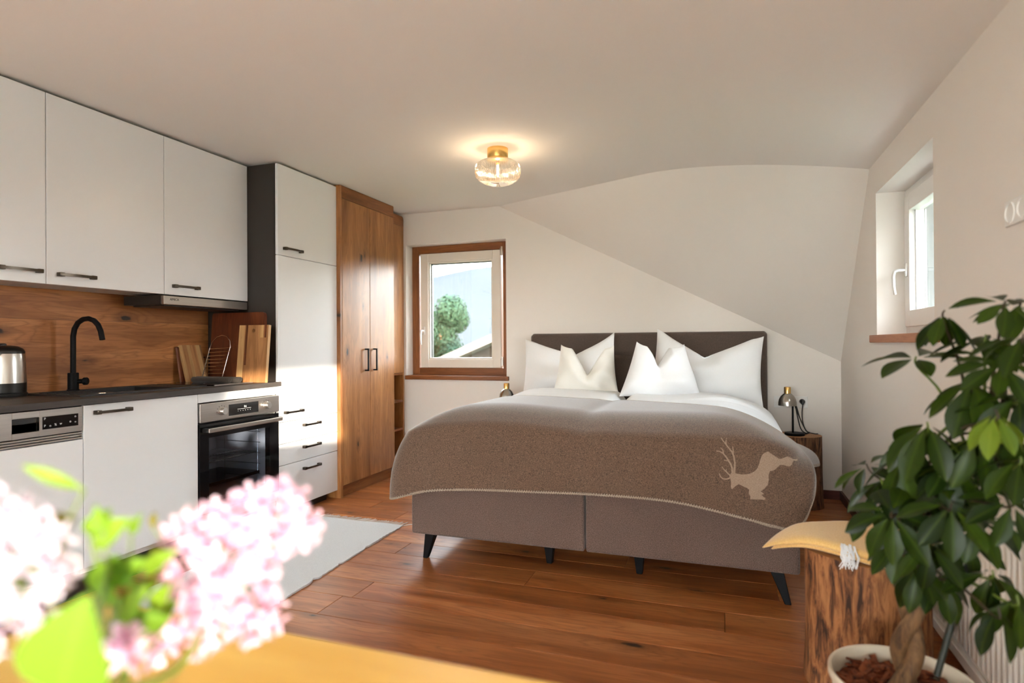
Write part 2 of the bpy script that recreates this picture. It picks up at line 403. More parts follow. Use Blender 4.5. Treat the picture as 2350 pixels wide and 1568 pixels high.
# ---- window 2 (right wall): white plastic
def right_window(name, Wd, depth, full=True):
    wn = sthing(name, (XR, (Wd[0]+Wd[1])/2, Wd[2])); xf = XR+depth
    y0, y1, z0, z1 = Wd
    bm = bmn(); fw = .055
    for (p, q, r, s) in ((y0, y0+fw, z0, z1), (y1-fw, y1, z0, z1), (y0+fw, y1-fw, z1-fw, z1), (y0+fw, y1-fw, z0, z0+fw)):
        rbox(bm, xf, xf+.07, p, q, r, s, .003)
    obj('frame', bm, 'white_plastic', wn)
    bm = bmn(); i0 = fw-.012; sw = .082
    for (p, q, r, s) in ((y0+i0, y0+i0+sw, z0+i0, z1-i0), (y1-i0-sw, y1-i0, z0+i0, z1-i0), (y0+i0+sw, y1-i0-sw, z1-i0-sw, z1-i0), (y0+i0+sw, y1-i0-sw, z0+i0, z0+i0+sw)):
        rbox(bm, xf-.016, xf+.05, p, q, r, s, .004)
    s = obj('sash', bm, 'white_plastic', wn)
    bm = bmn(); j = i0+sw
    for (p, q, r, t_) in ((y0+j, y0+j+.01, z0+j, z1-j), (y1-j-.01, y1-j, z0+j, z1-j)): box(bm, xf+.012, xf+.04, p, q, r, t_)
    obj('spacer_bar', bm, 'steel', s)
    bm = bmn(); box(bm, xf+.018, xf+.024, y0+j-.01, y1-j+.01, z0+j-.01, z1-j+.01); obj('pane', bm, 'window_glass', wn)
    win_handle(wn, (xf-.02, y1-i0-sw*.5, (z0+z1)/2-.045), None, (-1, 0, 0))
    bm = bmn(); rbox(bm, XR-.028, XR+.004, y0-.06, y1+.045, z0-.038, z0+.002, .004); rbox(bm, XR, xf+.002, y0, y1, z0-.03, z0+.002, .002); obj('window_sill', bm, 'sill_wood', wn)
    bm = bmn(); box(bm, xf+.075, xf+.18, y1-.05, y1-.001, z0+.001, z1-.001); obj('shutter_rail', bm, 'shutter_grey', wn)
    return wn
right_window('window_2', W2, .135); right_window('window_3', W3, .135)
bm = bmn(); box(bm, -4.5, 3.5, -7.5, YR-T, -.22, -.12); struct(obj('bounce_terrace', bm, 'bounce_stone'))  # unseen pale slab added to bounce daylight up to the ceiling
# ---- glazed terrace door behind the camera
w4 = sthing('window_4', ((W4[0]+W4[1])/2, YR, W4[2])); n = 3
for k in range(n):
    x0 = W4[0]+(W4[1]-W4[0])*k/n; x1 = W4[0]+(W4[1]-W4[0])*(k+1)/n
    sash_y(w4, x0, x1, W4[2], W4[3], YR-.16, YR-.09, .07)
    bm = bmn(); box(bm, x0+.06, x1-.06, YR-.128, YR-.122, W4[2]+.06, W4[3]-.06); obj('pane', bm, 'window_glass', w4)

# ------------------------------------------------------------------ kitchen
XK, XU, ZT = -2.628, -2.861, .876
SEAM = [1.249, 1.853, 2.457, 3.064]
hb = bmn()     # bow handle, local: bar along y, feet on x = 0
L_ = .172
pts = [(-L_/2, .002), (-L_/2, .021), (-L_/2+.03, .0265), (0, .030), (L_/2-.03, .0265), (L_/2, .021), (L_/2, .002)]
for k in range(1, 5):
    (y0, x0), (y1, x1) = pts[k], pts[k+1]
    v = [hb.verts.new(p) for p in ((x0-.004, y0, -.006), (x0+.004, y0, -.006), (x0+.004, y0, .006), (x0-.004, y0, .006), (x1-.004, y1, -.006), (x1+.004, y1, -.006), (x1+.004, y1, .006), (x1-.004, y1, .006))]
    for f in ((0, 1, 5, 4), (1, 2, 6, 5), (2, 3, 7, 6), (3, 0, 4, 7)): hb.faces.new([v[i] for i in f])
for s in (-1, 1): rbox(hb, 0, .026, s*(L_/2-.011)-.011, s*(L_/2-.011)+.011, -.009, .009, .002)
bmesh.ops.remove_doubles(hb, verts=hb.verts[:], dist=1e-5)
HANDLE = mesh(hb, 35); HANDLE.materials.append(M['bronze_handle'])
def handle(parent, p): return link('handle', HANDLE, None, parent, p)
def front(name, parent, xf, y0, y1, z0, z1, mt='white_lacquer', th=.019, r=.0018):
    bm = bmn(); rbox(bm, xf-th, xf, y0+.0015, y1-.0015, z0+.0015, z1-.0015, r, 2); return obj(name, bm, mt, parent)
# wall units
lab = ['white wall cabinet at the end above the kettle', 'wide white wall cabinet above the black faucet', 'white wall cabinet above the steel extractor hood']
hys = [(1.742, 1.437), (1.983, 1.432), (2.59, 1.433)]
for i in range(3):
    y0, y1 = SEAM[i], SEAM[i+1]
    t = thing('wall_cabinet', lab[i], 'cabinet', (XL+.1, (y0+y1)/2, 1.383), 'white wall cabinets')
    bm = bmn(); box(bm, XL, XU-.021, y0+.001, y1-.001, 1.392, 2.246); obj('body', bm, 'cabinet_inside', t)
    d = front('door', t, XU, y0, y1, 1.383, 2.246); handle(d, (XU, hys[i][0], hys[i][1]))
# splashback of two wide oak boards
t = thing('splashback', 'knotty oak splashback behind the worktop', 'splashback', (XL, 2, ZT))
for nm, z0, z1 in (('board', ZT, 1.240), ('board', 1.2405, 1.392)):
    bm = bmn(); rbox(bm, 0, .014, -1.08, 1.085, -(z1-z0)/2, (z1-z0)/2, .0005, 1); obj(nm, bm, 'oak_splash', t, loc=(XL, 1.978, (z0+z1)/2))
# extractor hood
t = thing('extractor_hood', 'slim steel extractor hood under the wall cabinet', 'hood', (XL+.2, 2.75, 1.326))
bm = bmn(); rbox(bm, XL+.05, XU-.012, 2.446, 3.056, 1.330, 1.380, .003); rbox(bm, XL+.08, XU-.03, 2.48, 3.02, 1.322, 1.331, .002); obj('body', bm, 'anthracite', t)
fr_ = front('front_strip', t, XU+.006, 2.447, 3.055, 1.328, 1.379, 'brushed_steel', .02, .003)
text('lettering', 'AMICA', .019, 'black_plastic', fr_, (XU+.0065, 2.515, 1.358), (0, 1, 0), (0, 0, 1))
# dishwasher
t = thing('dishwasher', 'built-in dishwasher with steel control panel and white door', 'dishwasher', (XL+.3, 1.55, 0))
y0, y1 = SEAM[0], SEAM[1]
bm = bmn(); box(bm, XL+.06, XK-.03, y0+.004, y1-.004, .11, .842); obj('body', bm, 'plinth_dark', t)
bm = bmn(); cp = [(y0+.002, 1.5745), (1.6755, y1-.003)]
for a, b in cp: rbox(bm, XK-.022, XK-.001, a, b, .737, .843, .0015)
rbox(bm, XK-.022, XK-.001, 1.5745, 1.6755, .817, .843, .0015); rbox(bm, XK-.022, XK-.001, 1.5745, 1.6755, .737, .759, .0015)
cpo = obj('control_panel', bm, 'brushed_steel', t)
bm = bmn(); box(bm, XK-.05, XK-.03, 1.572, 1.678, .755, .82); rbox(bm, XK-.03, XK-.014, 1.576, 1.674, .792, .817, .003); obj('grip_recess', bm, 'black_plastic', cpo)
bm = bmn()
for a, b, c, d in ((1.6735, 1.677, .759, .817), ):
    rbox(bm, XK-.012, XK+.0008, a, b, c, d, .001)
obj('recess_trim', bm, 'chrome', cpo)
bm = bmn(); rbox(bm, XK-.004, XK+.0006, 1.686, 1.831, .763, .815, .001); dsp = obj('display', bm, 'black_gloss', cpo)
xd = XK+.0008
for (yy, zz, s) in ((1.695, .806, 'P'), (1.695, .777, 'P'), (1.716, .776, 'o'), (1.737, .778, '%'), (1.758, .780, 'w'), (1.797, .784, 'o'), (1.818, .804, 'o'), (1.818, .779, '=')):
    text('icon', s, .0135, 'icon_white', cpo, (xd, yy, zz), (0, 1, 0), (0, 0, 1), .0002)
for k in range(3):
    bm = bmn(); rbox(bm, XK-.02, XK-.003, y0+.002, y1-.002, .7045+.0105*k, .7045+.0105*k+.0068, .0015); obj('vent_slat', bm, 'steel', t)
front('door', t, XK, y0, y1, .137, .702)
# sink cabinet
t = thing('sink_cabinet', 'white base cabinet with one door between dishwasher and oven', 'cabinet', (XL+.3, 2.15, .1))
y0, y1 = SEAM[1], SEAM[2]
bm = bmn(); box(bm, XL+.02, XK-.022, y0+.001, y1-.001, .11, .68); obj('body', bm, 'cabinet_inside', t)
d = front('door', t, XK, y0, y1, .137, .8465); handle(d, (XK, 1.982, .8105))
# oven cabinet + oven
y0, y1 = SEAM[2], SEAM[3]
t = thing('oven_cabinet', 'white oven housing with narrow filler strip under the worktop', 'cabinet', (XL+.3, 2.76, .1))
bm = bmn()
box(bm, XL+.02, XK-.022, y0+.001, y0+.014, .11, .80); box(bm, XL+.02, XK-.022, y1-.014, y1-.001, .11, .80); box(bm, XL+.02, XK-.022, y0+.014, y1-.014, .11, .188); box(bm, XL+.02, XL+.04, y0+.014, y1-.014, .188, .80); obj('body', bm, 'cabinet_inside', t)
front('filler_strip', t, XK, y0, y1, .797, .8465); front('bottom_strip', t, XK, y0, y1, .137, .192)
t = thing('oven', 'built-in oven with steel control panel and dark glass door', 'oven', (XL+.3, 2.76, .19)); a, b = y0+.004, y1-.004
glass('oven_glass', (.80, .83, .88, 1), .05, .6, 0, .2)
plain('oven_enamel', (.50, .51, .54, 1), .25)
bm = bmn(); xb = XL+.12
box(bm, xb, xb+.01, a+.012, b-.012, .20, .68); box(bm, xb, XK-.045, a+.012, a+.05, .20, .68); box(bm, xb, XK-.045, b-.05, b-.012, .20, .68); box(bm, xb, XK-.045, a+.05, b-.05, .20, .25); box(bm, xb, XK-.045, a+.05, b-.05, .64, .68)
obj('cavity', bm, 'oven_enamel', t)
bm = bmn(); rbox(bm, XK-.035, XK+.012, a, b, .692, .793, .003); cp = obj('control_panel', bm, 'brushed_steel', t)
bm = bmn(); rbox(bm, XK+.008, XK+.0132, 2.655, 2.883, .709, .772, .001); ds = obj('display', bm, 'black_gloss', cp)
text('digits', '8:6', .016, 'icon_white', cp, (XK+.0134, 2.778, .752), (0, 1, 0), (0, 0, 1), .0001)
bm = bmn(); box(bm, XK+.0132, XK+.0137, 2.718, 2.822, .740, .7415)
for k in range(6): box(bm, XK+.0132, XK+.0136, 2.721+.0185*k, 2.725+.0185*k, .729, .732)
obj('scale_marks', bm, 'icon_white', cp)
for yy in (2.605, 2.946):
    bm = bmn(); b2 = bmn(); lathe(b2, [(0, 0), (.023, 0), (.0235, .004), (.021, .006), (.020, .024), (.018, .027), (0, .027)], n=28); merge(bm, b2, Matrix.Translation((XK+.012, yy, .742)) @ Matrix.Rotation(PI/2, 4, 'Y')); kn = obj('knob', bm, 'steel', cp, 40)
    bm = bmn()
    for k in range(7):
        an = PI/2 + (k-3)*.55; box(bm, XK+.012, XK+.0126, yy+math.cos(an)*.033-.002, yy+math.cos(an)*.033+.002, .742+math.sin(an)*.03-.002, .742+math.sin(an)*.03+.002)
    obj('dial_marks', bm, 'plinth_dark', cp)
g0, g1, gz0, gz1 = a+.06, b-.078, .262, .606
bm = bmn()
for (p, q, r, s) in ((a, g0, .200, .682), (g1, b, .200, .682), (g0, g1, gz1, .682), (g0, g1, .200, gz0)): box(bm, XK-.028, XK+.008, p, q, r, s)
bmesh.ops.remove_doubles(bm, verts=bm.verts[:], dist=1e-5); dr = obj('door', bm, 'black_gloss', t)
bm = bmn(); box(bm, XK+.002, XK+.0075, g0, g1, gz0, gz1); obj('door_glass', bm, 'oven_glass', dr)
bm = bmn(); rbox(bm, XK+.040, XK+.052, a+.022, b-.012, .638, .662, .004)
obj('handle', bm, 'brushed_steel', dr)
for yy in (a+.03, b-.03):
    bm = bmn(); rbox(bm, XK+.006, XK+.044, yy-.014, yy+.014, .640, .660, .003); obj('handle_mount', bm, 'black_plastic', dr)
text('lettering', 'amica', .014, 'icon_white', dr, (XK+.0083, 2.745, .232), (0, 1, 0), (0, 0, 1), .0001)
for sy in (a+.062, b-.062):     # side racks
    bm = bmn()
    for xx in (XK-.10, XK-.36): tube(bm, [(xx, sy, .27), (xx, sy, .62)], .0025, 6)
    for k in range(5): tube(bm, [(XK-.08, sy, .31+k*.065), (XK-.40, sy, .31+k*.065)], .0022, 6)
    obj('side_rack', bm, 'chrome', t, 50)
bm = bmn()
for k in range(22):
    yy = a+.075+(b-a-.15)*k/21; tube(bm, [(XK-.09, yy, .452), (XK-.40, yy, .452)], .0018, 6)
for xx in (XK-.08, XK-.24, XK-.40): tube(bm, [(xx, a+.066, .452), (xx, b-.066, .452)], .003, 6)
obj('wire_shelf', bm, 'chrome', t, 50)
bm = bmn(); rbox(bm, XK-.40, XK-.08, a+.066, b-.066, .315, .335, .004); obj('baking_tray', bm, 'black_gloss', t)
# plinth under the base units
bm = bmn(); rbox(bm, XK-.075, XK-.06, SEAM[0], SEAM[3]-.002, .0, .109, .001)
box(bm, XK-.065, XK-.0585, SEAM[0], SEAM[3]-.002, .0, .006)
tag(obj('plinth', bm, 'plinth_dark'), 'dark grey plinth under the base cabinets', 'plinth')
# worktop with a hole for the sink bowl
bx0, bx1, by0, by1 = -3.06, -2.76, 2.10, 2.44
bm = bmn(); xw = XK+.018; y0w = .90; yw = SEAM[3]-.001
box(bm, XL, xw-.003, y0w, by0, .848, ZT); box(bm, XL, xw-.003, by1, yw, .848, ZT); box(bm, XL, bx0, by0, by1, .848, ZT); box(bm, bx1, xw-.003, by0, by1, .848, ZT)
rbox(bm, xw-.004, xw, y0w, yw, .848, ZT, .0012, 1); rbox(bm, XK+.0008, xw, yw-.002, yw+.012, .848, ZT, .001, 1)
tag(obj('worktop', bm, 'worktop_laminate'), 'dark grey wood-grain worktop along the kitchen wall', 'worktop')
# sink
t = thing('kitchen_sink', 'black granite sink with drainer set in the worktop', 'sink', ((bx0+bx1)/2, 2.2, ZT))
bm = bmn(); sy0, sy1, sx0_, sx1_ = 1.90, 2.60, -3.115, -2.715
for (p, q, r, s) in ((sx0_, bx0, sy0, sy1), (bx1, sx1_, sy0, sy1), (bx0, bx1, sy0, by0), (bx0, bx1, by1, sy1)): box(bm, p, q, r, s, ZT, ZT+.007)
obj('rim', bm, 'black_granite', t)
bm = bmn(); d_ = .17
box(bm, bx0, bx0+.006, by0, by1, ZT-d_, ZT+.006); box(bm, bx1-.006, bx1, by0, by1, ZT-d_, ZT+.006); box(bm, bx0, bx1, by0, by0+.006, ZT-d_, ZT+.006); box(bm, bx0, bx1, by1-.006, by1, ZT-d_, ZT+.006); box(bm, bx0, bx1, by0, by1, ZT-d_-.006, ZT-d_)
obj('bowl', bm, 'black_granite', t)
bm = bmn()
for k in range(6): rbox(bm, bx0+.03+.05*k, bx0+.04+.05*k, sy0+.03, by0-.04, ZT+.0065, ZT+.0095, .001, 1)
obj('drainer_ribs', bm, 'black_granite', t)
bm = bmn(); rbox(bm, sx1_-.02, sx1_-.012, 1.995, 2.03, ZT+.006, ZT+.010, .001); obj('chrome_tab', bm, 'chrome', t)  # small chrome strip near the front edge of the sink
# faucet
yt = at(168, 870, 'x', -3.085).y; t = thing('faucet', 'matt black kitchen faucet with tall curved spout', 'faucet', (-3.085, yt, ZT+.007))
bm = bmn(); lathe(bm, [(0, 0), (.027, 0), (.027, .004), (.024, .006), (.024, .085), (.022, .088), (0, .088)], (-3.085, yt, ZT+.007), 28); obj('body', bm, 'black_matt', t, 40)
q = [(167, 862), (167, 800), (167, 772), (170, 755), (178, 741), (190, 733), (203, 731.5), (215, 736), (224, 746), (230, 760), (234, 780)]
bm = bmn(); c0 = at(167, 862, 'y', yt).x; tube(bm, [Vector((at(a_, b_, 'y', yt).x-c0-3.085, yt, at(a_, b_, 'y', yt).z)) for a_, b_ in q], .0125, 14); obj('spout', bm, 'black_matt', t, 50)
bm = bmn(); pk = Vector((-3.085, yt, ZT+.052)); dr_ = Vector((.85, .52, 0)).normalized(); tube(bm, [pk+dr_*.015, pk+dr_*.04, pk+dr_*.048, pk+dr_*.062, pk+dr_*.066], [.012, .012, .019, .019, .015], 18); obj('lever_knob', bm, 'black_matt', t, 40)
# kettle
kc = at(14, 905, 'z', ZT); kc = Vector((-3.10, 1.832, ZT)); t = thing('electric_kettle', 'stainless steel electric kettle with black base and lid', 'kettle', kc)
bm = bmn(); lathe(bm, [(0, 0), (.078, 0), (.080, .006), (.080, .014), (.074, .018), (.0755, .02), (.0765, .062), (0, .062)], kc, 40); obj('base', bm, 'black_plastic', t, 35)
bm = bmn(); lathe(bm, [(.0762, .062), (.0755, .09), (.073, .15), (.0695, .195), (.068, .200), (.066, .196), (.07, .1)], kc, 40)
lb = [(.030, .12), (.038, .19)]
obj('body', bm, 'steel', t, 40)
bm = bmn(); sdn = Vector((.55, -.83, 0)).normalized(); sp_ = kc+sdn*.063
sx_ = Vector((-sdn.y, sdn.x, 0))
tri = [sp_+sx_*.022+Vector((0, 0, .196)), sp_-sx_*.022+Vector((0, 0, .196)), sp_+sdn*.026+Vector((0, 0, .199)), sp_+Vector((0, 0, .15))]
v = [bm.verts.new(p) for p in tri]
for f in ((0, 2, 3), (2, 1, 3), (0, 1, 2)): bm.faces.new([v[i] for i in f])
obj('spout', bm, 'steel', t)
bm = bmn(); lathe(bm, [(.070, .196), (.0705, .204), (.062, .219), (.045, .229), (.02, .233), (0, .234)], kc, 40); rbox(bm, kc.x-.035, kc.x+.012, kc.y-.028, kc.y+.0, ZT+.225, ZT+.243, .006); obj('lid', bm, 'black_plastic', t, 40)
bm = bmn(); hd = Vector((-.15, -.98, 0)).normalized(); tube(bm, [kc+hd*.066+Vector((0, 0, .19)), kc+hd*.105+Vector((0, 0, .195)), kc+hd*.125+Vector((0, 0, .17)), kc+hd*.125+Vector((0, 0, .09)), kc+hd*.105+Vector((0, 0, .055)), kc+hd*.07+Vector((0, 0, .055))], [.013, .014, .014, .013, .012, .012], 10); obj('grip', bm, 'black_plastic', t, 50)
# hob
t = thing('hob', 'small black glass hob with silver front edge', 'hob', (-2.97, 2.77, ZT))
bm = bmn(); rbox(bm, -3.13, -2.70, 2.635, 2.925, ZT, ZT+.006, .002); obj('glass_plate', bm, 'black_gloss', t)
bm = bmn(); rbox(bm, -2.702, -2.694, 2.635, 2.925, ZT, ZT+.007, .001); obj('edge_trim', bm, 'steel', t)
for xx in (-3.02, -2.81):
    bm = bmn(); lathe(bm, [(.083, .0061), (.083, .0064), (.080, .0064), (.080, .0061)], (xx, 2.78, ZT), 40); obj('zone_ring', bm, 'bronze_handle', t)
# boards etc. on the worktop
wood('board_dark', srgb(64, 26, 10), srgb(106, 50, 22), srgb(138, 74, 34), 'z', 9, .45, 0, 1, .08)
wood('board_acacia', srgb(120, 76, 40), srgb(172, 122, 76), srgb(206, 160, 108), 'z', 9, .5, 0, 1, .3)
wood('board_pale', srgb(176, 130, 80), srgb(208, 166, 112), srgb(224, 186, 132), 'z', 9, .5, 0, 1, .15)
def slab(parent, name, w_, h_, th, mt, strips=None, r=.006, hole=None):
    """upright board: local x = width, z = height, y = thickness; optional glued strips"""
    if not strips: strips = [(w_, mt)]
    x = -w_/2
    for sw, sm in strips:
        bm = bmn(); rbox(bm, x, x+sw, -th/2, th/2, 0, h_, .0012 if len(strips) > 1 else r, 1); obj(name, bm, sm, parent, local=True); x += sw
def board_frame(o, p, xdir, lean):
    """place empty: base point p, width direction xdir, leaning back by lean (rad) about the width"""
    o.location = p; o.rotation_euler = (lean, 0, math.atan2(xdir[1], xdir[0])); WL[o.name] = Vector(p)
# big dark board leaning on the tall cabinet
pa = at(487, 862, 'y', 3.03); pb = at(607, 862, 'y', 3.03); hh = at(600, 716, 'y', 3.05).z-ZT
t = thing('chopping_board', 'large dark brown chopping board leaning on the tall cabinet', 'chopping board')
board_frame(t, ((pa.x+pb.x)/2-.005, 3.018, ZT), (1, 0), -.07); bm = bmn()
wbd = pb.x-pa.x
b2 = bmn(); box(b2, -wbd/2, wbd/2, -.010, .010, 0, hh/math.cos(.07)-.002)
bmesh.ops.bevel(b2, geom=[e for e in b2.edges if abs(e.verts[0].co.x-e.verts[1].co.x) < 1e-6 and abs(e.verts[0].co.z-e.verts[1].co.z) < 1e-6], offset=.018, segments=5, affect='EDGES', profile=.5); merge(bm, b2)
bb = obj('board', bm, 'board_dark', t, local=True)
# thin board behind it
t = thing('chopping_board', 'thin brown board tucked behind the large dark board', 'chopping board')
board_frame(t, ((pa.x+pb.x)/2+.012, 3.043, ZT), (1, 0), -.035); slab(t, 'board', wbd-.03, hh-.02, .012, 'board_dark')
# light board with a hole
pa = at(551, 876, 'y', 2.97); pb = at(614, 876, 'y', 2.97); hh = at(590, 746, 'y', 2.985).z-ZT
t = thing('chopping_board', 'striped pale chopping board with a round hanging hole', 'chopping board')
wl_ = pb.x-pa.x+.006
board_frame(t, ((pa.x+pb.x)/2, 2.952, ZT), (1, .03), -.10)
bm = bmn(); n_ = 40; hx, hz, hr = .0, hh-.035, .011
b2 = bmn(); th = .022
outer = []
for k in range(n_):
    an = 2*PI*k/n_; c_, s_ = math.cos(an), math.sin(an)
    # ray from the hole centre to the rectangle
    tx = (wl_/2-hx)/c_ if c_ > 1e-6 else ((-wl_/2-hx)/c_ if c_ < -1e-6 else 9e9); tz = (hh-hz)/s_ if s_ > 1e-6 else ((0-hz)/s_ if s_ < -1e-6 else 9e9)
    q_ = min(tx, tz); outer.append((hx+c_*q_, hz+s_*q_))
corn = [(-wl_/2, 0), (wl_/2, 0), (wl_/2, hh), (-wl_/2, hh)]
for c in corn:   # snap the nearest sample to each corner
    i_ = min(range(n_), key=lambda k: (outer[k][0]-c[0])**2+(outer[k][1]-c[1])**2); outer[i_] = c
inn = [(hx+math.cos(2*PI*k/n_)*hr, hz+math.sin(2*PI*k/n_)*hr) for k in range(n_)]
R4 = [[b2.verts.new((p[0], yy, p[1])) for p in lst] for lst, yy in ((outer, -th/2), (inn, -th/2), (inn, th/2), (outer, th/2))]
for i_ in range(4): bridge(b2, R4[i_], R4[(i_+1) % 4])
merge(bm, b2); obj('board', bm, 'board_acacia', t, local=True)
for (u0, u1, z0, z1, mt) in ((-.5, -.30, 0, 1, 'board_pale'), (-.26, -.20, .30, 1, 'board_dark'), (.20, .34, .78, 1, 'board_pale'), (.38, .44, .78, 1, 'board_dark')):
    bm = bmn(); box(bm, u0*wl_, u1*wl_, -th/2-.0008, -th/2+.001, z0*hh, z1*hh-.0005); obj('glued_strip', bm, mt, t, local=True)
bm = bmn(); box(bm, wl_/2-.0005, wl_/2+.0009, -th/2, th/2, 0, hh); obj('glued_strip', bm, 'board_pale', t, local=True)
# small striped board leaning on the splashback
pa = at(408, 793, 'x', -3.175); pb = at(457, 793, 'x', -3.175); wl_ = pb.y-pa.y; hh = (pa.z-ZT)
t = thing('chopping_board', 'small striped light chopping board leaning on the splashback', 'chopping board')
t.location = (-3.105, (pa.y+pb.y)/2, ZT); WL[t.name] = Vector(t.location); t.rotation_euler = (-.27, 0, PI/2)
slab(t, 'glued_strip', wl_, hh/math.cos(.27), .016, None, [(wl_*f, m_) for f, m_ in ((.12, 'board_pale'), (.20, 'board_acacia'), (.14, 'board_pale'), (.28, 'board_acacia'), (.18, 'board_pale'), (.08, 'board_acacia'))])
t = thing('chopping_board', 'thin dark board behind the small striped board', 'chopping board')
t.location = (-3.135, (pa.y+pb.y)/2-.02, ZT); WL[t.name] = Vector(t.location); t.rotation_euler = (-.17, 0, PI/2); slab(t, 'board', wl_, hh*.98, .012, 'board_dark')
# wire rack
t = thing('wire_rack', 'chrome wire rack with rungs and arched handle', 'rack'); ly = 2.93
def rk(a_, b_): p = at(a_, b_, 'y', ly); return Vector((p.x, ly + (p.z-ZT)*.12, p.z))
bot = [rk(463, 862), rk(509, 862)]; top = [rk(474, 800), rk(520, 800)]
arch = [rk(463, 866), rk(474, 800), rk(479, 785), rk(488, 774), rk(500, 769), rk(511, 772), rk(519, 783), rk(521, 796), rk(509, 866)]
bm = bmn(); tube(bm, arch, .0028, 8); obj('frame', bm, 'chrome', t, 50)
for k in range(9):
    f = k/8.2; l_ = arch[0].lerp(arch[1], f); r_ = arch[8].lerp(arch[7], f); bm = bmn(); tube(bm, [l_+Vector((-.004, 0, 0)), r_+Vector((.014, 0, 0))], .0025, 6); obj('rung', bm, 'chrome', t, 50)
# rolled dark mats on the hob
fabric('mat_dark', srgb(44, 39, 36), srgb(82, 74, 68), 500, .9, .3, .1, .1)
for nm, yy, xa, xb_, lb in (('rolled_mat', 2.800, -3.03, -2.745, 'dark rolled mat lying along the silver hob edge'), ('rolled_mat', 2.846, -3.05, -2.715, 'dark rolled mat lying beside the pale chopping board')):
    bm = bmn(); sp = []
    for k in range(50):
        an = k*.36; r_ = .004+.0135*k/49; sp.append((math.cos(an)*r_, math.sin(an)*r_))
    for xx0, xx1 in ((xa, xb_),):
        P = [[(xx, yy+p[0], ZT+.0245+p[1]) for p in sp] for xx in (xx0, xx1)]
        grid(bm, P)
    o = obj(nm, bm, 'mat_dark', smooth=60); tag(o, lb, 'mat'); md = o.modifiers.new('solid', 'SOLIDIFY'); md.thickness = .0022; md.offset = 0
# tall cabinet
t = thing('tall_cabinet', 'tall white cabinet with drawers and dark side panel', 'cabinet', (-2.9, 3.37, 0))
a, b = 3.066, 3.675
bm = bmn(); box(bm, XL, XK-.021, a+.02, b-.001, .06, 2.246); obj('body', bm, 'cabinet_inside', t)
bm = bmn(); box(bm, XL, XK-.0205, a, a+.02, 0, 2.246); obj('side_panel', bm, 'anthracite', t)
bm = bmn(); box(bm, XK-.075, XK-.06, a+.02, b-.05, 0, .06); obj('plinth', bm, 'plinth_dark', t)
for nm, z0, z1, hp in (('door', 1.671, 2.246, (3.200, 1.717)), ('door', .617, 1.671, (3.200, .6765)), ('drawer', .480, .617, (3.378, .576)), ('drawer', .344, .480, (3.378, .4315)), ('drawer', .058, .344, (3.378, .2895))):
    d = front(nm, t, XK, a, b, z0, z1); handle(d, (XK, *hp))
# wardrobe
XW = -2.60; t = thing('wardrobe', 'tall oak wardrobe with two doors and black handles', 'wardrobe', (-2.9, 4.05, 0))
bm = bmn(); rbox(bm, XL, XW, 3.676, 3.700, 0, 2.258, .002); obj('side_panel', bm, 'oak_cabinet', t)
bm = bmn(); box(bm, XL, XW-.025, 3.70, 4.42, .085, 2.258); obj('body', bm, 'oak_cabinet', t)
bm = bmn(); rbox(bm, XW-.024, XW, 3.70, 4.425, 2.168, 2.260, .002); obj('top_rail', bm, 'oak_rail', t)
bm = bmn(); rbox(bm, XW-.045, XW-.022, 3.70, 4.40, 0, .083, .002); obj('plinth', bm, 'oak_rail', t)
for y0, y1, hy in ((3.701, 4.0625, 3.992), (4.0635, 4.425, 4.110)):
    d = front('door', t, XW, y0, y1, .085, 2.167, 'oak_cabinet', .022, .002)
    bm = bmn(); z0, z1 = .902, 1.075
    for q0, q1, r0, r1, u0, u1 in ((XW, XW+.034, hy-.006, hy+.006, z0, z0+.011), (XW, XW+.034, hy-.006, hy+.006, z1-.011, z1), (XW+.024, XW+.034, hy-.006, hy+.006, z0, z1)): rbox(bm, q0, q1, r0, r1, u0, u1, .001, 1)
    obj('handle', bm, 'black_matt', d)
# narrow oak shelf unit in the corner
XS = -2.68; t = thing('shelf_unit', 'narrow oak corner unit with open shelves below', 'shelf', (-2.95, 4.58, 0)); y0, y1 = 4.427, 4.730
bm = bmn(); prism(bm, [(y0, 2.15), (y1, 2.15)] + [(y1-.03+.03*math.cos(k*PI/12), 2.208+.03*math.sin(k*PI/12)) for k in range(7)] + [(y0, 2.238)], 'x', XS-.025, XS); obj('top_rail', bm, 'oak_rail', t)
bm = bmn(); rbox(bm, XS-.02, XS, y0, y1-.022, .858, 2.148, .0015); obj('door', bm, 'oak_cabinet', t)
bm = bmn(); rbox(bm, XL, XS, y1-.021, y1, 0, 2.149, .0015); obj('side_panel', bm, 'oak_cabinet', t)
bm = bmn(); box(bm, XL, XL+.012, y0, y1-.021, .07, .855); obj('back_panel', bm, 'oak_cabinet', t)
for zz in (.838, .598, .352, .07):
    bm = bmn(); rbox(bm, XL+.012, XS-.004, y0, y1-.0215, zz, zz+.018, .001, 1); obj('shelf', bm, 'oak_rail', t)
bm = bmn(); box(bm, XL, XS-.02, y0, y1-.022, .87, 2.148); obj('body', bm, 'oak_cabinet', t)
glass('jar_glass', (.85, .9, .88, 1), .12, .9)
jc = (XS-.055, 4.585, .616); bm = bmn(); lathe(bm, [(0, .0), (.028, 0), (.036, .02), (.034, .05), (.022, .068), (.017, .085), (.02, .092)], jc, 24); tag(obj('glass_jar', bm, 'jar_glass', smooth=50), 'small round glass jar on the corner shelf', 'jar')

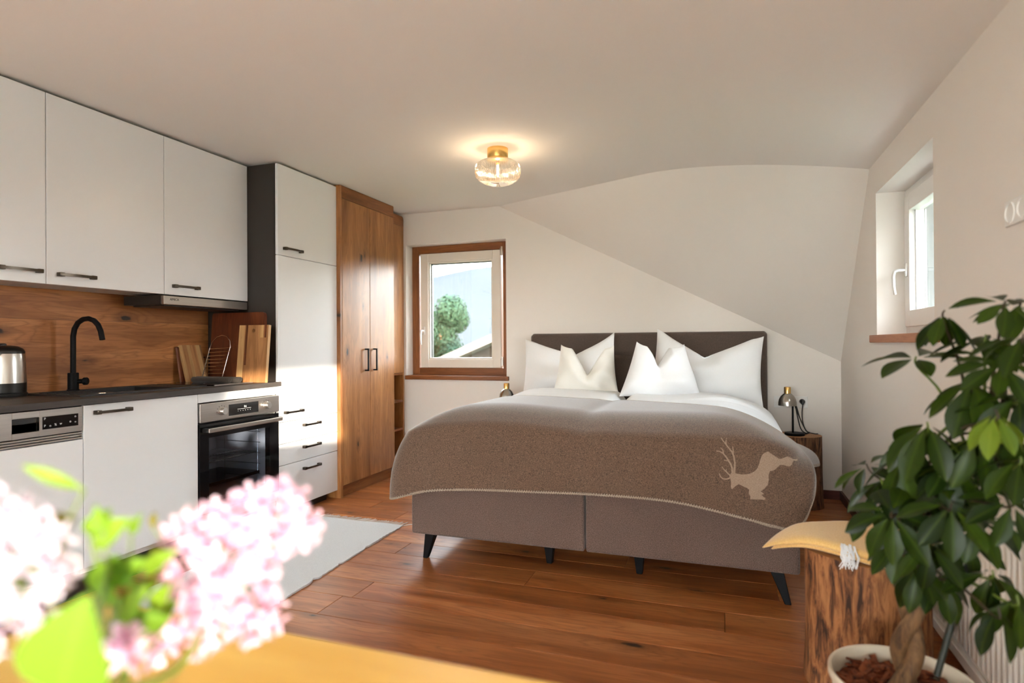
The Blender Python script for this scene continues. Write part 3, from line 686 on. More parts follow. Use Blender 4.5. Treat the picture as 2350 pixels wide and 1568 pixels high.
# ------------------------------------------------------------------ bed
BX0, BX1, BY0, BY1 = -1.507, .289, 2.724, 4.64; XM = -.610
t = thing('bed', 'taupe upholstered double bed with low splayed black legs', 'bed', (-.61, 3.7, 0)); bed = t
for x0, x1 in ((BX0, XM-.003), (XM+.003, BX1)):
    bm = bmn(); rbox(bm, x0, x1, BY0, BY1, .142, .425, .012, 3); obj('base_box', bm, 'bed_fabric', t)
for x0, x1 in ((BX0+.01, XM-.001), (XM+.001, BX1-.01)):
    bm = bmn(); rbox(bm, x0, x1, BY0+.012, BY1, .425, .625, .035, 4); obj('mattress', bm, 'white_linen', t, 50)
# headboard with a stitched channel
bm = bmn(); hx0, hx1, hz1 = -1.472, .291, 1.184; nx, nz = 72, 40; P = []
def hb_y(x, z):
    ex = min(x-hx0, hx1-x); ez = hz1-z; r = .03
    dpt = 0
    for e in (ex, ez):
        if e < r: dpt += (1-math.sqrt(max(0, 1-(1-e/r)**2)))*.03
    ch = .012*math.exp(-((z-1.012)/.012)**2)
    for xc in (-1.03, -.59, -.15): ch = max(ch, .009*math.exp(-((x-xc)/.012)**2)*(1 if z < 1.02 else 0), .016*math.exp(-((x-xc)**2+(z-1.012)**2)/.0009))
    return BY1-.012 + dpt + ch
def spread(a, b, n, e=.03):
    v = [a+e*(1-math.cos(k/6*PI/2)) for k in range(7)]; m = list(np.linspace(a+e, b-e, n))[1:-1]; q = [b-e*(1-math.cos(k/6*PI/2)) for k in range(7)][::-1]
    return v+m+q
xs_ = spread(hx0, hx1, nx); zs_ = [.12, .4]+list(np.linspace(.6, hz1-.03, nz))+[hz1-.03*(1-math.cos(k/6*PI/2)) for k in range(7)][::-1][1:]
def rc(x, z):   # rounded upper corners
    R = .028
    for s, xc in ((-1, hx0+R), (1, hx1-R)):
        if (x-xc)*s > 0 and z > hz1-R:
            dx, dz = x-xc, z-(hz1-R); k = max(abs(dx), abs(dz))/max(1e-9, math.hypot(dx, dz)); return xc+dx*k, hz1-R+dz*k
    return x, z
V = grid(bm, [[(rc(x, z)[0], hb_y(x, z), rc(x, z)[1]) for x in xs_] for z in zs_])
bnd = [V[i][0] for i in range(len(V))]+V[-1][1:-1]+[V[i][-1] for i in range(len(V)-1, -1, -1)]
bk = [bm.verts.new((v.co.x, YB-.002, v.co.z)) for v in bnd]
for i in range(len(bnd)-1): bm.faces.new((bnd[i], bnd[i+1], bk[i+1], bk[i]))
obj('headboard', bm, 'headboard_fabric', t, 60)
def leg(p_top, p_bot, wt, wb):
    bm = bmn(); a = [bm.verts.new((p_top[0]+sx*wt, p_top[1]+sy*wt, p_top[2])) for sx, sy in ((-1, -1), (1, -1), (1, 1), (-1, 1))]
    b = [bm.verts.new((p_bot[0]+sx*wb, p_bot[1]+sy*wb, p_bot[2])) for sx, sy in ((-1, -1), (1, -1), (1, 1), (-1, 1))]
    bridge(bm, a, b); bm.faces.new(a[::-1]); bm.faces.new(b)
    bmesh.ops.bevel(bm, geom=bm.edges[:], offset=.003, segments=1, affect='EDGES'); obj('leg', bm, 'black_matt', bed)
lf = at(976, 1281, 'z', 0); rf = at(1809, 1389, 'z', 0)
leg((lf.x+.035, 2.80, .143), (lf.x, lf.y+.01, 0), .028, .013); leg((rf.x-.045, 2.80, .143), (rf.x, rf.y+.01, 0), .028, .013)
leg((lf.x+.035, 4.50, .143), (lf.x, 4.55, 0), .028, .013); leg((rf.x-.045, 4.50, .143), (rf.x, 4.55, 0), .028, .013)
for px in (1262, 1468): 
    q = at(px, 1292 if px < 1300 else 1316, 'z', .0); leg((q.x, q.y, .143), (q.x, q.y, 0), .03, .014)
# bedding height field
def dside(x): return min(x+1.565, .305-x)
def ztop(x, y):
    base = .772 + .010*math.sin(2.1*x+1.0)*math.cos(1.7*y) + .02*math.exp(-((x+1.05)/.3)**2) - .010*math.exp(-((x-XM)/.05)**2)
    a = .135*max(0, 1-dside(x)/.36)**2; b = .085*max(0, 1-(y-2.69)/.22)**2
    return base - math.hypot(a, b)
# duvets
def duvet(name, label, x0, x1, y0, y1, seed):
    rr = random.Random(seed); wr = [(rr.uniform(-6, 6), rr.uniform(-9, 9), rr.uniform(0, 6), rr.uniform(.002, .005)) for _ in range(7)]
    bm = bmn(); nx, ny = 60, 84; Pt = []; Pb = []
    for j in range(ny+1):
        v = j/ny; y = y0+(y1-y0)*v; rt = []; rb = []
        for i in range(nx+1):
            u = i/nx; x = x0+(x1-x0)*u
            e = min(u, 1-u)*(x1-x0); ey = min(v, 1-v)*(y1-y0)
            k = min(1, e/.07)*min(1, ey/.10); k = math.sqrt(max(0, 1-(1-k)**2))
            wv = sum(a*math.sin(p*x*2+q*y+s) for p, q, s, a in wr)
            zt = ztop(x, max(y, 2.74))-.012 + (.018 if y > 3.75 else .018*max(0, (y-3.5)/.25))*1 + wv*k*(1 if y > 3.6 else .1)
            lo = max(.628, zt-.135); mid = (zt+lo)/2-.02
            rt.append((x, y, mid+(zt-mid)*k)); rb.append((x, y, mid+(lo-mid)*k))
        Pt.append(rt); Pb.append(rb)
    grid(bm, Pt); grid(bm, [r[::-1] for r in Pb]); bmesh.ops.remove_doubles(bm, verts=bm.verts[:], dist=1e-4)
    return tag(obj(name, bm, 'white_linen', smooth=80), label, 'duvet', 'white duvets')
duvet('duvet', 'white duvet on the window side of the bed', -1.555, XM-.012, 2.76, 4.19, 3)
duvet('duvet', 'white duvet on the socket side of the bed', XM+.012, .292, 2.76, 4.20, 5)
# pillows
def pillow(name, label, mt, base, w_, h_, th, lean, yaw, roll=0, chop=.2, cw=.35, seed=1, asym=0.0, nar=0.0):
    rr = random.Random(seed); wr = [(rr.uniform(-7, 7), rr.uniform(-7, 7), rr.uniform(0, 6), rr.uniform(.003, .007)) for _ in range(9)]
    bm = bmn(); n = 44; sides = []
    for s in (1, -1):
        P = []
        for j in range(n+1):
            v = -1+2*j/n; row = []
            for i in range(n+1):
                u = -1+2*i/n
                pin = 1-.055*(1-abs(v)**2)*abs(u)**8; pinv = 1-.05*(1-abs(u)**2)*abs(v)**8     # slightly concave sides, pointed corners
                x = u*pin*w_/2; z = v*pinv
                t_ = th*(max(0, 1-u**2)**.55)*(max(0, 1-v**2)**.5)
                g = max(0, 1-abs(u-asym)/cw); g = g*g*(3-2*g)*.35+g*.65; gd = math.exp(-((u-asym)/(cw*.42))**2)
                up = (v+1)/2
                z = (z+1)/2*h_ - chop*g*h_*up**1.8
                x = x - (u-asym)*gd*.16*w_*up**2
                x *= 1-nar*up**1.2
                z += .07*h_*abs(u)**5*up**3
                dent = chop*gd*up**1.1*th
                wv = sum(a*math.sin(p*u+q*v+c) for p, q, c, a in wr)*min(1, t_/(.4*th))
                yv = s*(max(.002, t_/2-dent*.8)) + wv*(1 if s == 1 else -.3)
                yv += s*.009*math.sin(10*abs(u-asym)+5*v)*math.exp(-((u-asym)/(cw*.6))**2)*up*min(1, t_/(.3*th))
                row.append((x, -yv, z))
            P.append(row if s == 1 else row[::-1])
        grid(bm, P)
    bmesh.ops.remove_doubles(bm, verts=bm.verts[:], dist=.0025)
    o = obj(name, bm, mt, smooth=80); o.location = base; o.rotation_euler = (lean, roll, yaw); return tag(o, label, 'pillow', 'white pillows on the bed')
pl = lambda a_, b_, y_: at(a_, b_, 'y', y_)
pillow('pillow', 'large white pillow with a chopped top on the window side', 'white_linen', (-1.075, 4.31, .690), .74, .465, .21, -.30, .0, -.075, .25, .95, 3, .12, .06)
pillow('pillow', 'large white pillow with a chopped top on the socket side', 'white_linen', (-.135, 4.31, .695), .76, .470, .21, -.30, .02, .085, .30, .85, 8, -.05, .06)
pillow('cushion', 'small cream cushion propped before the window-side pillow', 'cream_linen', (-.900, 4.07, .752), .45, .325, .17, -.22, .10, .02, .58, .62, 11, .05, .18)
pillow('cushion', 'small white cushion turned sideways on the middle of the bed', 'white_linen', (-.385, 3.98, .745), .54, .345, .20, -.24, .35, .06, .36, .48, 21, -.12, .42)

# blanket: fan of columns from the middle of its upper edge over the shoulder and down to the hem
C0 = Vector((-.57, 3.46))
shoulder = [(-1.545, 3.40), (-1.555, 3.2), (-1.56, 3.0), (-1.555, 2.82), (-1.52, 2.72), (-1.44, 2.688), (-1.1, 2.685), (-.6, 2.685), (-.1, 2.685), (.12, 2.69), (.22, 2.71), (.275, 2.755), (.298, 2.82), (.303, 2.88), (.305, 2.93), (.305, 2.985)]
hz_ = lambda a_, b_: at(a_, b_, 'y', 2.655)
hf = lambda a_, b_: (hz_(a_, b_).x, 2.655, hz_(a_, b_).z)
hem = [(-1.60, 3.42, .47), (-1.615, 3.2, .40), (-1.622, 3.0, .36), (-1.622, 2.80, .335), (-1.588, 2.67, .325), hf(984, 1127), hf(1097, 1126), hf(1340, 1134), hf(1522, 1149), hf(1705, 1190), hf(1774, 1209), (.275, 2.655, .355), (.332, 2.685, .46), (.35, 2.75, .545), (.345, 2.86, .56), (.402, 3.03, .545)]
def catmull(ctrl, n):
    c = [Vector(p) for p in ctrl]; out = []
    m = len(c)-1
    for k in range(n+1):
        f = k/n*m; i = min(int(f), m-1); t_ = f-i
        p0, p1, p2, p3 = c[max(i-1, 0)], c[i], c[i+1], c[min(i+2, m)]
        out.append(.5*((2*p1)+(p2-p0)*t_+(2*p0-5*p1+4*p2-p3)*t_**2+(3*p1-p0-3*p2+p3)*t_**3))
    return out
NC = 240; SH = catmull([(*p, 0) for p in shoulder], NC); HM = catmull(hem, NC); P = []
# resample so that both curves stay aligned by control index
for j in range(27):
    s = j/26; row = []
    for k in range(NC+1):
        x, y = C0.x+(SH[k].x-C0.x)*s, C0.y+(SH[k].y-C0.y)*s
        row.append((x, y, ztop(x, max(y, 2.69))+.006+.0035*math.sin(7*x+3*y)*s))
    P.append(row)
for j in range(1, 25):
    r_ = j/24; row = []; e = 1-(1-r_)**2.4
    for k in range(NC+1):
        z0 = P[26][k][2]; h_ = HM[k]
        x = SH[k].x+(h_.x-SH[k].x)*e; y = SH[k].y+(h_.y-SH[k].y)*e; z = z0+(h_.z-z0)*r_
        y += .006*math.sin(5*x+1)*r_ - .004*math.sin(13*x)*r_
        row.append((x, y, z))
    P.append(row)
bm = bmn(); grid(bm, P); bmesh.ops.remove_doubles(bm, verts=bm.verts[:], dist=1e-5)
t = thing('wool_blanket', 'taupe wool blanket with a stag motif draped over the bed foot', 'blanket', (-.6, 2.8, .4))
bmesh.ops.recalc_face_normals(bm, faces=bm.faces[:])
BVH = BVHTree.FromBMesh(bm); bl = obj('cloth', bm, 'blanket_wool', t, 80)
md = bl.modifiers.new('solid', 'SOLIDIFY'); md.thickness = .005; md.offset = 0
# whip stitching along the hem
bm = bmn(); hp = [Vector(p) for p in P[-1]]; acc = 0
for k in range(NC):
    a_, b_ = hp[k], hp[k+1]; L2 = (b_-a_).length; nst = max(1, int(round(L2/.0105)))
    for q in range(nst):
        p = a_.lerp(b_, q/nst); d = (b_-a_).normalized(); up = Vector(P[-2][k])-Vector(P[-1][k]); up.normalize()
        tube(bm, [p-up*.004, p+up*.007+d*.008], .0042, 5)
tube(bm, hp, .0042, 6)
so_ = obj('stitched_edge', bm, 'stitch_yarn', t); so_['kind'] = 'stuff'
bm = bmn()
tube(bm, [Vector(P[j][0]) for j in range(0, 51)], .004, 6); tube(bm, [Vector(P[j][-1]) for j in range(0, 51)], .004, 6)
obj('edge_cord', bm, 'stitch_yarn', t, 60)
# stag motif woven into the blanket
body = [(439, 905), (430, 870), (436, 845), (428, 780), (412, 742), (430, 715), (442, 690), (455, 660), (478, 690), (484, 706), (505, 710), (560, 722), (625, 722), (690, 708), (738, 682), (770, 645), (795, 592), (806, 540), (826, 490), (843, 462), (868, 445), (903, 428), (895, 455), (880, 476), (910, 482), (950, 498), (1000, 522), (1050, 524), (1090, 518), (1150, 494), (1180, 505), (1225, 526), (1262, 528), (1283, 522), (1278, 548), (1262, 555), (1230, 548), (1185, 530), (1150, 528), (1110, 552), (1100, 562), (1150, 588), (1190, 592), (1215, 582), (1208, 605), (1180, 622), (1150, 618), (1105, 602), (1060, 602), (1030, 630), (1002, 658), (970, 674), (932, 680), (915, 740), (918, 790), (905, 860), (880, 880), (865, 905), (815, 940), (806, 958), (850, 962), (852, 975), (825, 984), (770, 976), (735, 980), (720, 1000), (735, 1016), (800, 1018), (872, 1026), (878, 1036), (860, 1049), (780, 1042), (680, 1040), (684, 1005), (662, 965), (668, 920), (640, 896), (600, 880), (560, 858), (535, 846), (505, 865), (470, 890), (450, 912)]
ant = [([(452, 700), (448, 640), (430, 590), (400, 540), (365, 490), (330, 450), (290, 428), (245, 422)], 17), ([(478, 700), (480, 640), (484, 570), (470, 490), (450, 440), (415, 395), (375, 345), (345, 305), (308, 263)], 17), ([(463, 470), (462, 420), (455, 362)], 13), ([(372, 335), (368, 305), (378, 262)], 12), ([(336, 452), (332, 412), (298, 378)], 12), ([(420, 575), (395, 545), (345, 540)], 13), ([(430, 740), (395, 710), (350, 665), (315, 622)], 12), ([(378, 695), (370, 675), (376, 652)], 10), ([(424, 765), (380, 782), (330, 778), (300, 750), (280, 706)], 13)]
polys = [body]
for ln, wd in ant:
    L = []; R2 = []
    for i, p in enumerate(ln):
        a_ = Vector(ln[max(0, i-1)]); b_ = Vector(ln[min(len(ln)-1, i+1)]); d = (b_-a_).normalized(); nrm = Vector((-d.y, d.x)); ww = wd*(1-.55*i/(len(ln)-1))
        L.append(tuple(Vector(p)+nrm*ww*.75)); R2.append(tuple(Vector(p)-nrm*ww*.75))
    polys.append(L+R2[::-1])
bm = bmn()
for pg in polys:
    b2 = bmn(); f = b2.faces.new([b2.verts.new((1600+p[0]/5.6, 960+p[1]/5.6, 0)) for p in pg]); bmesh.ops.triangulate(b2, faces=[f]); merge(bm, b2)
for ax_, lo, hi in ((0, 1640, 1832), (1, 1000, 1152)):
    c = lo
    while c < hi:
        co = (c, 0, 0) if ax_ == 0 else (0, c, 0); no = (1, 0, 0) if ax_ == 0 else (0, 1, 0)
        bmesh.ops.bisect_plane(bm, geom=bm.verts[:]+bm.edges[:]+bm.faces[:], plane_co=co, plane_no=no); c += 4
for v in bm.verts:
    d = ray(v.co.x, v.co.y).normalized(); hit = BVH.ray_cast(CAM, d)
    nrm = hit[1] if hit[1].dot(d) < 0 else -hit[1]
    v.co = hit[0] + nrm*.0036
obj('stag_motif', bm, 'stag_wool', t)

# ------------------------------------------------------------------ bedside logs and lamps
def bark(name, a, b, dark, axis='z'):
    t = NT(name); o = t.coord('Object'); n1 = t.noise(t.mapv(o, (24, 24, 4.2)), 1.7, 5, .66, .9); n2 = t.noise(t.mapv(o, (60, 60, 4)), 1.0, 3, .6)
    c = t.ramp(n1, [(.36, dark), (.45, a), (.58, b), (.85, tuple(min(1, v*1.25) for v in b[:3])+(1,))])
    c = t.mix(t.math('MULTIPLY', t.ramp(n2, [(.55, (0, 0, 0)), (.70, (1, 1, 1))]), .7), c, dark)
    t.set(c, .75); t.bump(t.math('ADD', n1, t.math('MULTIPLY', n2, .4)), .6, .008); return t.m
bark('log_bark', srgb(118, 72, 40), srgb(170, 114, 68), srgb(52, 27, 13))
bark('log_bark_dark', srgb(96, 62, 40), srgb(134, 94, 64), srgb(44, 26, 16))
def endgrain():
    t = NT('log_end'); o = t.coord('Object'); ln = t.n('ShaderNodeVectorMath', operation='LENGTH')
    s = t.n('ShaderNodeSeparateXYZ'); t.l(o, s.inputs[0]); cb = t.n('ShaderNodeCombineXYZ'); t.l(s.outputs[0], cb.inputs[0]); t.l(s.outputs[1], cb.inputs[1]); t.l(cb.outputs[0], ln.inputs[0])
    rg = t.math('PINGPONG', t.math('MULTIPLY', t.math('ADD', ln.outputs['Value'], t.math('MULTIPLY', t.noise(o, 9, 3), .03)), 70.0), .5)
    t.set(t.mix(rg, srgb(176, 130, 86), srgb(140, 94, 56)), .7); return t.m
endgrain()
def log(name, label, cat, c, r, h, mt, seed, crack=True, group=None, flare=.06):
    rr = random.Random(seed); ph = [(rr.randint(2, 7), rr.uniform(0, 6), rr.uniform(.006, .02)) for _ in range(5)]; n = 96
    t = thing(name, label, cat, c, group)
    crk = [(rr.uniform(0, 2*PI), rr.uniform(.25, .95)) for _ in range(3)]
    def rad(i, z):
        an = 2*PI*i/n; v = 1+sum(a*math.sin(k*an+p+z*1.3*k*.3) for k, p, a in ph)+flare*(1-z/h)**3
        v += .004*math.sin(37*an+9*z)+.003*math.sin(61*an-14*z)
        if crack:
            for ca, hh in crk:
                d = abs((an-ca-.06*math.sin(z*9)+PI) % (2*PI)-PI)
                if z > h*(1-hh): v -= .035*math.exp(-(d/.018)**2)
        return v
    bm = bmn(); lathe(bm, [(r, h*k/22) for k in range(23)], n=n, fr=lambda i, z: rad(i, z)); obj('trunk', bm, mt, t, 50, local=True)
    bm = bmn(); lathe(bm, [(r*f, h-.0006+.001*(1-f)) for f in (1, .97, .7, .4, .1)] + [(0, h+.0005)], n=n, fr=lambda i, z: rad(i, h)); obj('top', bm, 'log_end', t, local=True)
    bm = bmn(); lathe(bm, [(r, .0), (0, .0)], n=n, fr=lambda i, z: rad(i, 0)); obj('underside', bm, 'log_end', t, local=True); return t
log('log_nightstand', 'tree trunk nightstand under the lamp with the plugged cable', 'nightstand', (.470, 4.50, 0), .142, .475, 'log_bark_dark', 4)
log('log_nightstand', 'tree trunk nightstand hidden beside the bed under the window', 'nightstand', (-1.725, 4.46, 0), .145, .475, 'log_bark_dark', 9)
plain('lamp_metal', (.42, .40, .37, 1), .25, 1)
def lamp(label, c, rz, k=1.0):
    t = thing('bedside_lamp', label, 'lamp', c, None, (0, 0, rz))
    def lo(nm, bm, mt, par=None, sm=45): return obj(nm, bm, mt, par or t, sm, local=True)
    bm = bmn(); lathe(bm, [(0, 0), (.062, 0), (.064, .003), (.064, .012), (.061, .016), (0, .016)], n=40); lo('base', bm, 'black_matt')
    bm = bmn(); tube(bm, [(-.01, 0, .014), (-.01, 0, .245), (-.014, 0, .252), (-.030, 0, .256)], .0065, 12); lo('stem', bm, 'black_matt')
    sc = Vector((-.042, 0, .198)); prof = [(.058, 0), (.0575, .02), (.053, .042), (.043, .062), (.030, .076), (.02, .083)]
    bm = bmn(); lathe(bm, prof+[(.0185, .08), (.028, .073), (.041, .06), (.051, .041), (.0555, .02), (.0565, 0), (.058, 0)], sc, 40); sh = lo('shade', bm, 'lamp_metal')
    bm = bmn(); lathe(bm, [(0, .078), (.0215, .078), (.0215, .122), (.019, .126), (0, .126)], sc, 28); lo('cap', bm, 'brass')
    bm = bmn(); lathe(bm, [(0, .012), (.012, .016), (.019, .03), (.017, .045), (.01, .06), (0, .062)], sc, 20); lo('bulb', bm, 'white_plastic', sh)
    return t
lamp('small metal bedside lamp with brass cap beside the wall socket', (.445, 4.47, .4758), 0)
lamp('small metal bedside lamp with brass cap below the timber window', (-1.630, 4.42, .4758), 2.6)
# socket plate by the bed with plug and cable
s0 = at(1776, 909, 'y', YB-.006); s1_ = at(1854, 937, 'y', YB-.006)
def socket(name, label, plane, a0, a1, z0, z1, kinds, out):
    t = thing(name, label, 'socket')
    def bx(bm, p, q, r, s, d0, d1, rad=.0015):
        if plane == 'y': rbox(bm, p, q, YB-d1, YB-d0, r, s, rad)
        else: rbox(bm, XR-d1, XR-d0, p, q, r, s, rad)
    bm = bmn(); bx(bm, min(a0, a1), max(a0, a1), z0, z1, 0, .009, .003); obj('plate', bm, 'white_plastic', t)
    n = len(kinds); wv = (a1-a0)/n
    for i, k in enumerate(kinds):
        c = a0+wv*(i+.5); zc = (z0+z1)/2; hw = abs(wv)*.5*.80; bm = bmn()
        if k == 'switch': bx(bm, c-hw, c+hw, zc-hw, zc+hw, .008, .013, .002); obj('switch', bm, 'white_plastic', t)
        else:
            b2 = bmn(); r = hw*.86; lathe(b2, [(r+.004, .009), (r+.004, .012), (r, .0125), (r-.001, .004), (0, .004)], n=32)
            Rm = Matrix.Translation((c, YB, zc)) @ Matrix.Rotation(PI/2, 4, 'X') if plane == 'y' else Matrix.Translation((XR, c, zc)) @ Matrix.Rotation(-PI/2, 4, 'Y')
            merge(bm, b2, Rm); so_ = obj('socket', bm, 'white_plastic', t, 40)
            bm = bmn()
            for s in (-1, 1):
                b2 = bmn(); lathe(b2, [(0, .006), (.0035, .006), (.0035, .0045)], (s*.0095, 0, 0), 10); merge(bm, b2, Rm)
            obj('pin_hole', bm, 'black_plastic', so_)
    return t
socket('wall_socket', 'white switch and socket plate on the wall beside the bed', 'y', s0.x, s1_.x, s1_.z, s0.z, ['switch', 'socket', 'socket'], None)
pc = at(1841, 922, 'y', YB-.02); t = thing('power_plug', 'black plug with trailing cable of the bedside lamp', 'plug', (pc.x, YB-.02, pc.z))
bm = bmn(); tube(bm, [(pc.x, YB-.008, pc.z), (pc.x, YB-.03, pc.z), (pc.x, YB-.042, pc.z-.004), (pc.x, YB-.048, pc.z-.02)], [.018, .018, .013, .006], 18); obj('plug_body', bm, 'black_plastic', t, 45)
bm = bmn(); zt_ = .478; xp, yp, zp = pc.x, YB-.048, pc.z
cpts = catmull([(xp, yp, zp-.02), (xp-.005, yp, zp-.08), (xp-.002, yp-.01, zp-.14), (xp+.01, 4.62, zt_+.012), (xp+.03, 4.58, zt_+.003), (xp+.0, 4.56, zt_+.003), (xp-.03, 4.57, zt_+.04), (xp-.055, 4.585, zp-.03), (xp-.05, 4.60, zp-.02), (xp-.03, 4.59, zp-.10), (xp-.0, 4.57, zt_+.03), (xp+.01, 4.53, zt_+.003), (xp-.06, 4.50, zt_+.003)], 90)
tube(bm, cpts, .0034, 8); cpts2 = catmull([(xp-.06, 4.585, zp-.02), (xp-.035, 4.58, zp-.09), (xp+.005, 4.56, zt_+.02), (xp+.05, 4.54, zt_+.003), (xp+.075, 4.53, zt_+.003)], 30); tube(bm, cpts2, .0034, 8); obj('cable', bm, 'rubber', t, 60)

# ------------------------------------------------------------------ right-hand side
s0 = at(2307, 466, 'x', XR-.006); s1_ = at(2308, 523, 'x', XR-.006)
socket('wall_socket', 'white double socket plate high on the wall near the plant', 'x', s0.y, s0.y-.15, s1_.z, s0.z, ['socket', 'socket'], None)
# radiator
RX, RY0, RY1, RZ0, RZ1 = .685, 1.05, 2.868, .10, .70
t = thing('radiator', 'cream ribbed panel radiator on the wall behind the plant', 'radiator', (.72, 2, 0))
bm = bmn(); rbox(bm, RX+.012, XR-.02, RY0, RY1, RZ0, RZ1, .006); obj('body', bm, 'radiator_enamel', t)
bm = bmn(); prof = [(-.0125, 0), (-.010, -.007), (-.005, -.011), (.005, -.011), (.010, -.007), (.0125, 0)]
P = [[(RX+.012+q, p, z) for p, q in prof] for z in (0, .014, RZ1-RZ0-.10, RZ1-RZ0-.086)]
P[0] = [(RX+.012, p, 0) for p, q in prof]; P[3] = [(RX+.012, p, RZ1-RZ0-.086) for p, q in prof]; grid(bm, P); RIB = mesh(bm, 70); RIB.materials.append(M['radiator_enamel'])
yy = RY1-.03
while yy > RY0+.02: link('rib', RIB, None, t, (0, yy, RZ0+.045)); yy -= .0335
bm = bmn(); rbox(bm, RX-.002, RX+.014, RY0, RY1, RZ0, RZ0+.034, .003); obj('bottom_rail', bm, 'radiator_enamel', t)
bm = bmn(); rbox(bm, RX+.002, RX+.014, RY0, RY1, RZ1-.036, RZ1, .003); obj('top_rail', bm, 'radiator_enamel', t)
for yy in (1.3, 2.6):
    bm = bmn(); rbox(bm, XR-.03, XR, yy-.02, yy+.02, .2, .6, .003); obj('bracket', bm, 'radiator_enamel', t)
# log stool
SXc, SYc, SR, SH_ = .425, 2.235, .178, .425
log('log_stool', 'stripped tree trunk stool carrying the folded yellow blanket', 'stool', (SXc, SYc, 0), SR, SH_, 'log_bark', 14, True, None, .05)
# folded yellow blanket
t = thing('folded_blanket', 'folded yellow wool blanket with white tassels on the log', 'blanket', (SXc, SYc, SH_+.001))
outl = [(.118, 2.235), (.17, 2.30), (.26, 2.385), (.38, 2.425), (.52, 2.42), (.615, 2.33), (.635, 2.20), (.57, 2.08), (.46, 2.020), (.37, 2.065), (.27, 2.13), (.19, 2.185)]
OUT = catmull([(*p, 0) for p in outl]+[(*outl[0], 0)], 96)[:-1]; cc = Vector((.40, 2.235))
def cloth_layer(name, z0, th, shr, seed):
    rr = random.Random(seed); ph = rr.uniform(0, 6); bm = bmn(); up = []; lo_ = []
    def zz(x, y):
        over = max(0, math.hypot(x-SXc, y-SYc)-SR*.98); drop = -1.6*over**1.6 if x < SXc else -1.0*over**1.4
        return z0 + drop*.8 + .005*math.sin(16*x+ph)*math.cos(13*y) + .03*max(0, .27-x)*0
    rings = [.0, .2, .4, .6, .75, .86, .94, .98, 1.0]
    for f in rings[1:]:
        e = math.sqrt(max(0, 1-((f-.86)/.14)**2)) if f > .86 else 1.0
        ru, rl = [], []
        for p in OUT:
            x = cc.x+(p.x-cc.x)*f*shr; y = cc.y+(p.y-cc.y)*f*shr; z = zz(x, y)
            tp = 1 - .45*max(0, min(1, (.24-x)/.13))
            ru.append((x, y, z+th*tp*(.5+.5*e))); rl.append((x, y, z+th*tp*(.5-.5*e)))
        up.append(ru); lo_.append(rl)
    Vu = grid(bm, up, True); cu_ = bm.verts.new((cc.x, cc.y, zz(cc.x, cc.y)+th)); n = len(OUT)
    for i in range(n): bm.faces.new((cu_, Vu[0][i], Vu[0][(i+1) % n]))
    Vl = grid(bm, [r[::-1] for r in lo_], True); cl_ = bm.verts.new((cc.x, cc.y, zz(cc.x, cc.y)))
    for i in range(n): bm.faces.new((cl_, Vl[0][i], Vl[0][(i+1) % n]))
    bmesh.ops.remove_doubles(bm, verts=bm.verts[:], dist=1e-5); return obj(name, bm, 'yellow_wool', t, 70)
cloth_layer('lower_fold', SH_+.002, .021, .90, 2); cloth_layer('upper_fold', SH_+.019, .026, 1.0, 2)
bm = bmn(); rr = random.Random(5); tp = at(1945, 1262, 'y', 2.055)
for k in range(24):
    a_ = tp + Vector((rr.uniform(-.016, .022), rr.uniform(-.006, .006), rr.uniform(-.004, .008))); tube(bm, [a_+Vector((0, .012, .006)), a_, a_+Vector((rr.uniform(-.01, .01), -.010, -.022)), a_+Vector((rr.uniform(-.014, .014), -.012, -.045-rr.uniform(0, .012)))], [.0022, .002, .0018, .0012], 5)
o = obj('tassel_fringe', bm, 'white_linen', t, 60); o['kind'] = 'stuff'

# ------------------------------------------------------------------ potted umbrella plant
PX, PY = .395, 1.665; PH, PRr = .30, .158
plain('pot_ceramic', (.72, .64, .50, 1), .4)
t = thing('potted_plant', 'potted umbrella plant with dark green leaves by the radiator', 'plant', (PX, PY, 0)); plant = t
bm = bmn(); lathe(bm, [(0, 0), (.105, 0), (.112, .006), (.135, .15), (.150, .27), (.158, .285), (.158, .298), (.155, .302), (.150, .300), (.146, .285), (.135, .2), (.0, .19)], (PX, PY, 0), 64); obj('pot', bm, 'pot_ceramic', t, 45)
tn = NT('bark_mulch'); oo = tn.coord('Object'); nn = tn.noise(oo, 60, 4, .7); tn.set(tn.ramp(nn, [(.3, srgb(50, 24, 14)), (.5, srgb(130, 66, 36)), (.75, srgb(168, 96, 58))]), .9); tn.bump(nn, 1, .01)
bm = bmn(); rr = random.Random(3); P = []
for f in (0.02, .25, .5, .75, .95, 1.0): P.append([(PX+math.cos(2*PI*i/48)*.142*f, PY+math.sin(2*PI*i/48)*.142*f, .262+rr.uniform(-.006, .008)) for i in range(48)])
grid(bm, P, True); obj('soil', bm, 'bark_mulch', t, 40)
bm = bmn()
for k in range(110):
    an, r_ = rr.uniform(0, 2*PI), .135*math.sqrt(rr.random()); c = Vector((PX+math.cos(an)*r_, PY+math.sin(an)*r_, .268+rr.uniform(0, .012)))
    b2 = bmn(); L2, W2_ = rr.uniform(.008, .028), rr.uniform(.004, .010); box(b2, -L2, L2, -W2_, W2_, -.002, .002)
    merge(bm, b2, Matrix.Translation(c) @ Matrix.Rotation(rr.uniform(0, 6), 4, 'Z') @ Matrix.Rotation(rr.uniform(-.6, .6), 4, 'X') @ Matrix.Rotation(rr.uniform(-.5, .5), 4, 'Y'))
o = obj('bark_chips', bm, 'bark_mulch', t); o['kind'] = 'stuff'
bark('plant_trunk', srgb(98, 70, 42), srgb(124, 92, 58), srgb(54, 34, 20))
plain('stake_green', srgb(30, 40, 32), .5); plain('stem_green', srgb(92, 110, 40), .5); plain('twig_dark', srgb(56, 44, 28), .6)
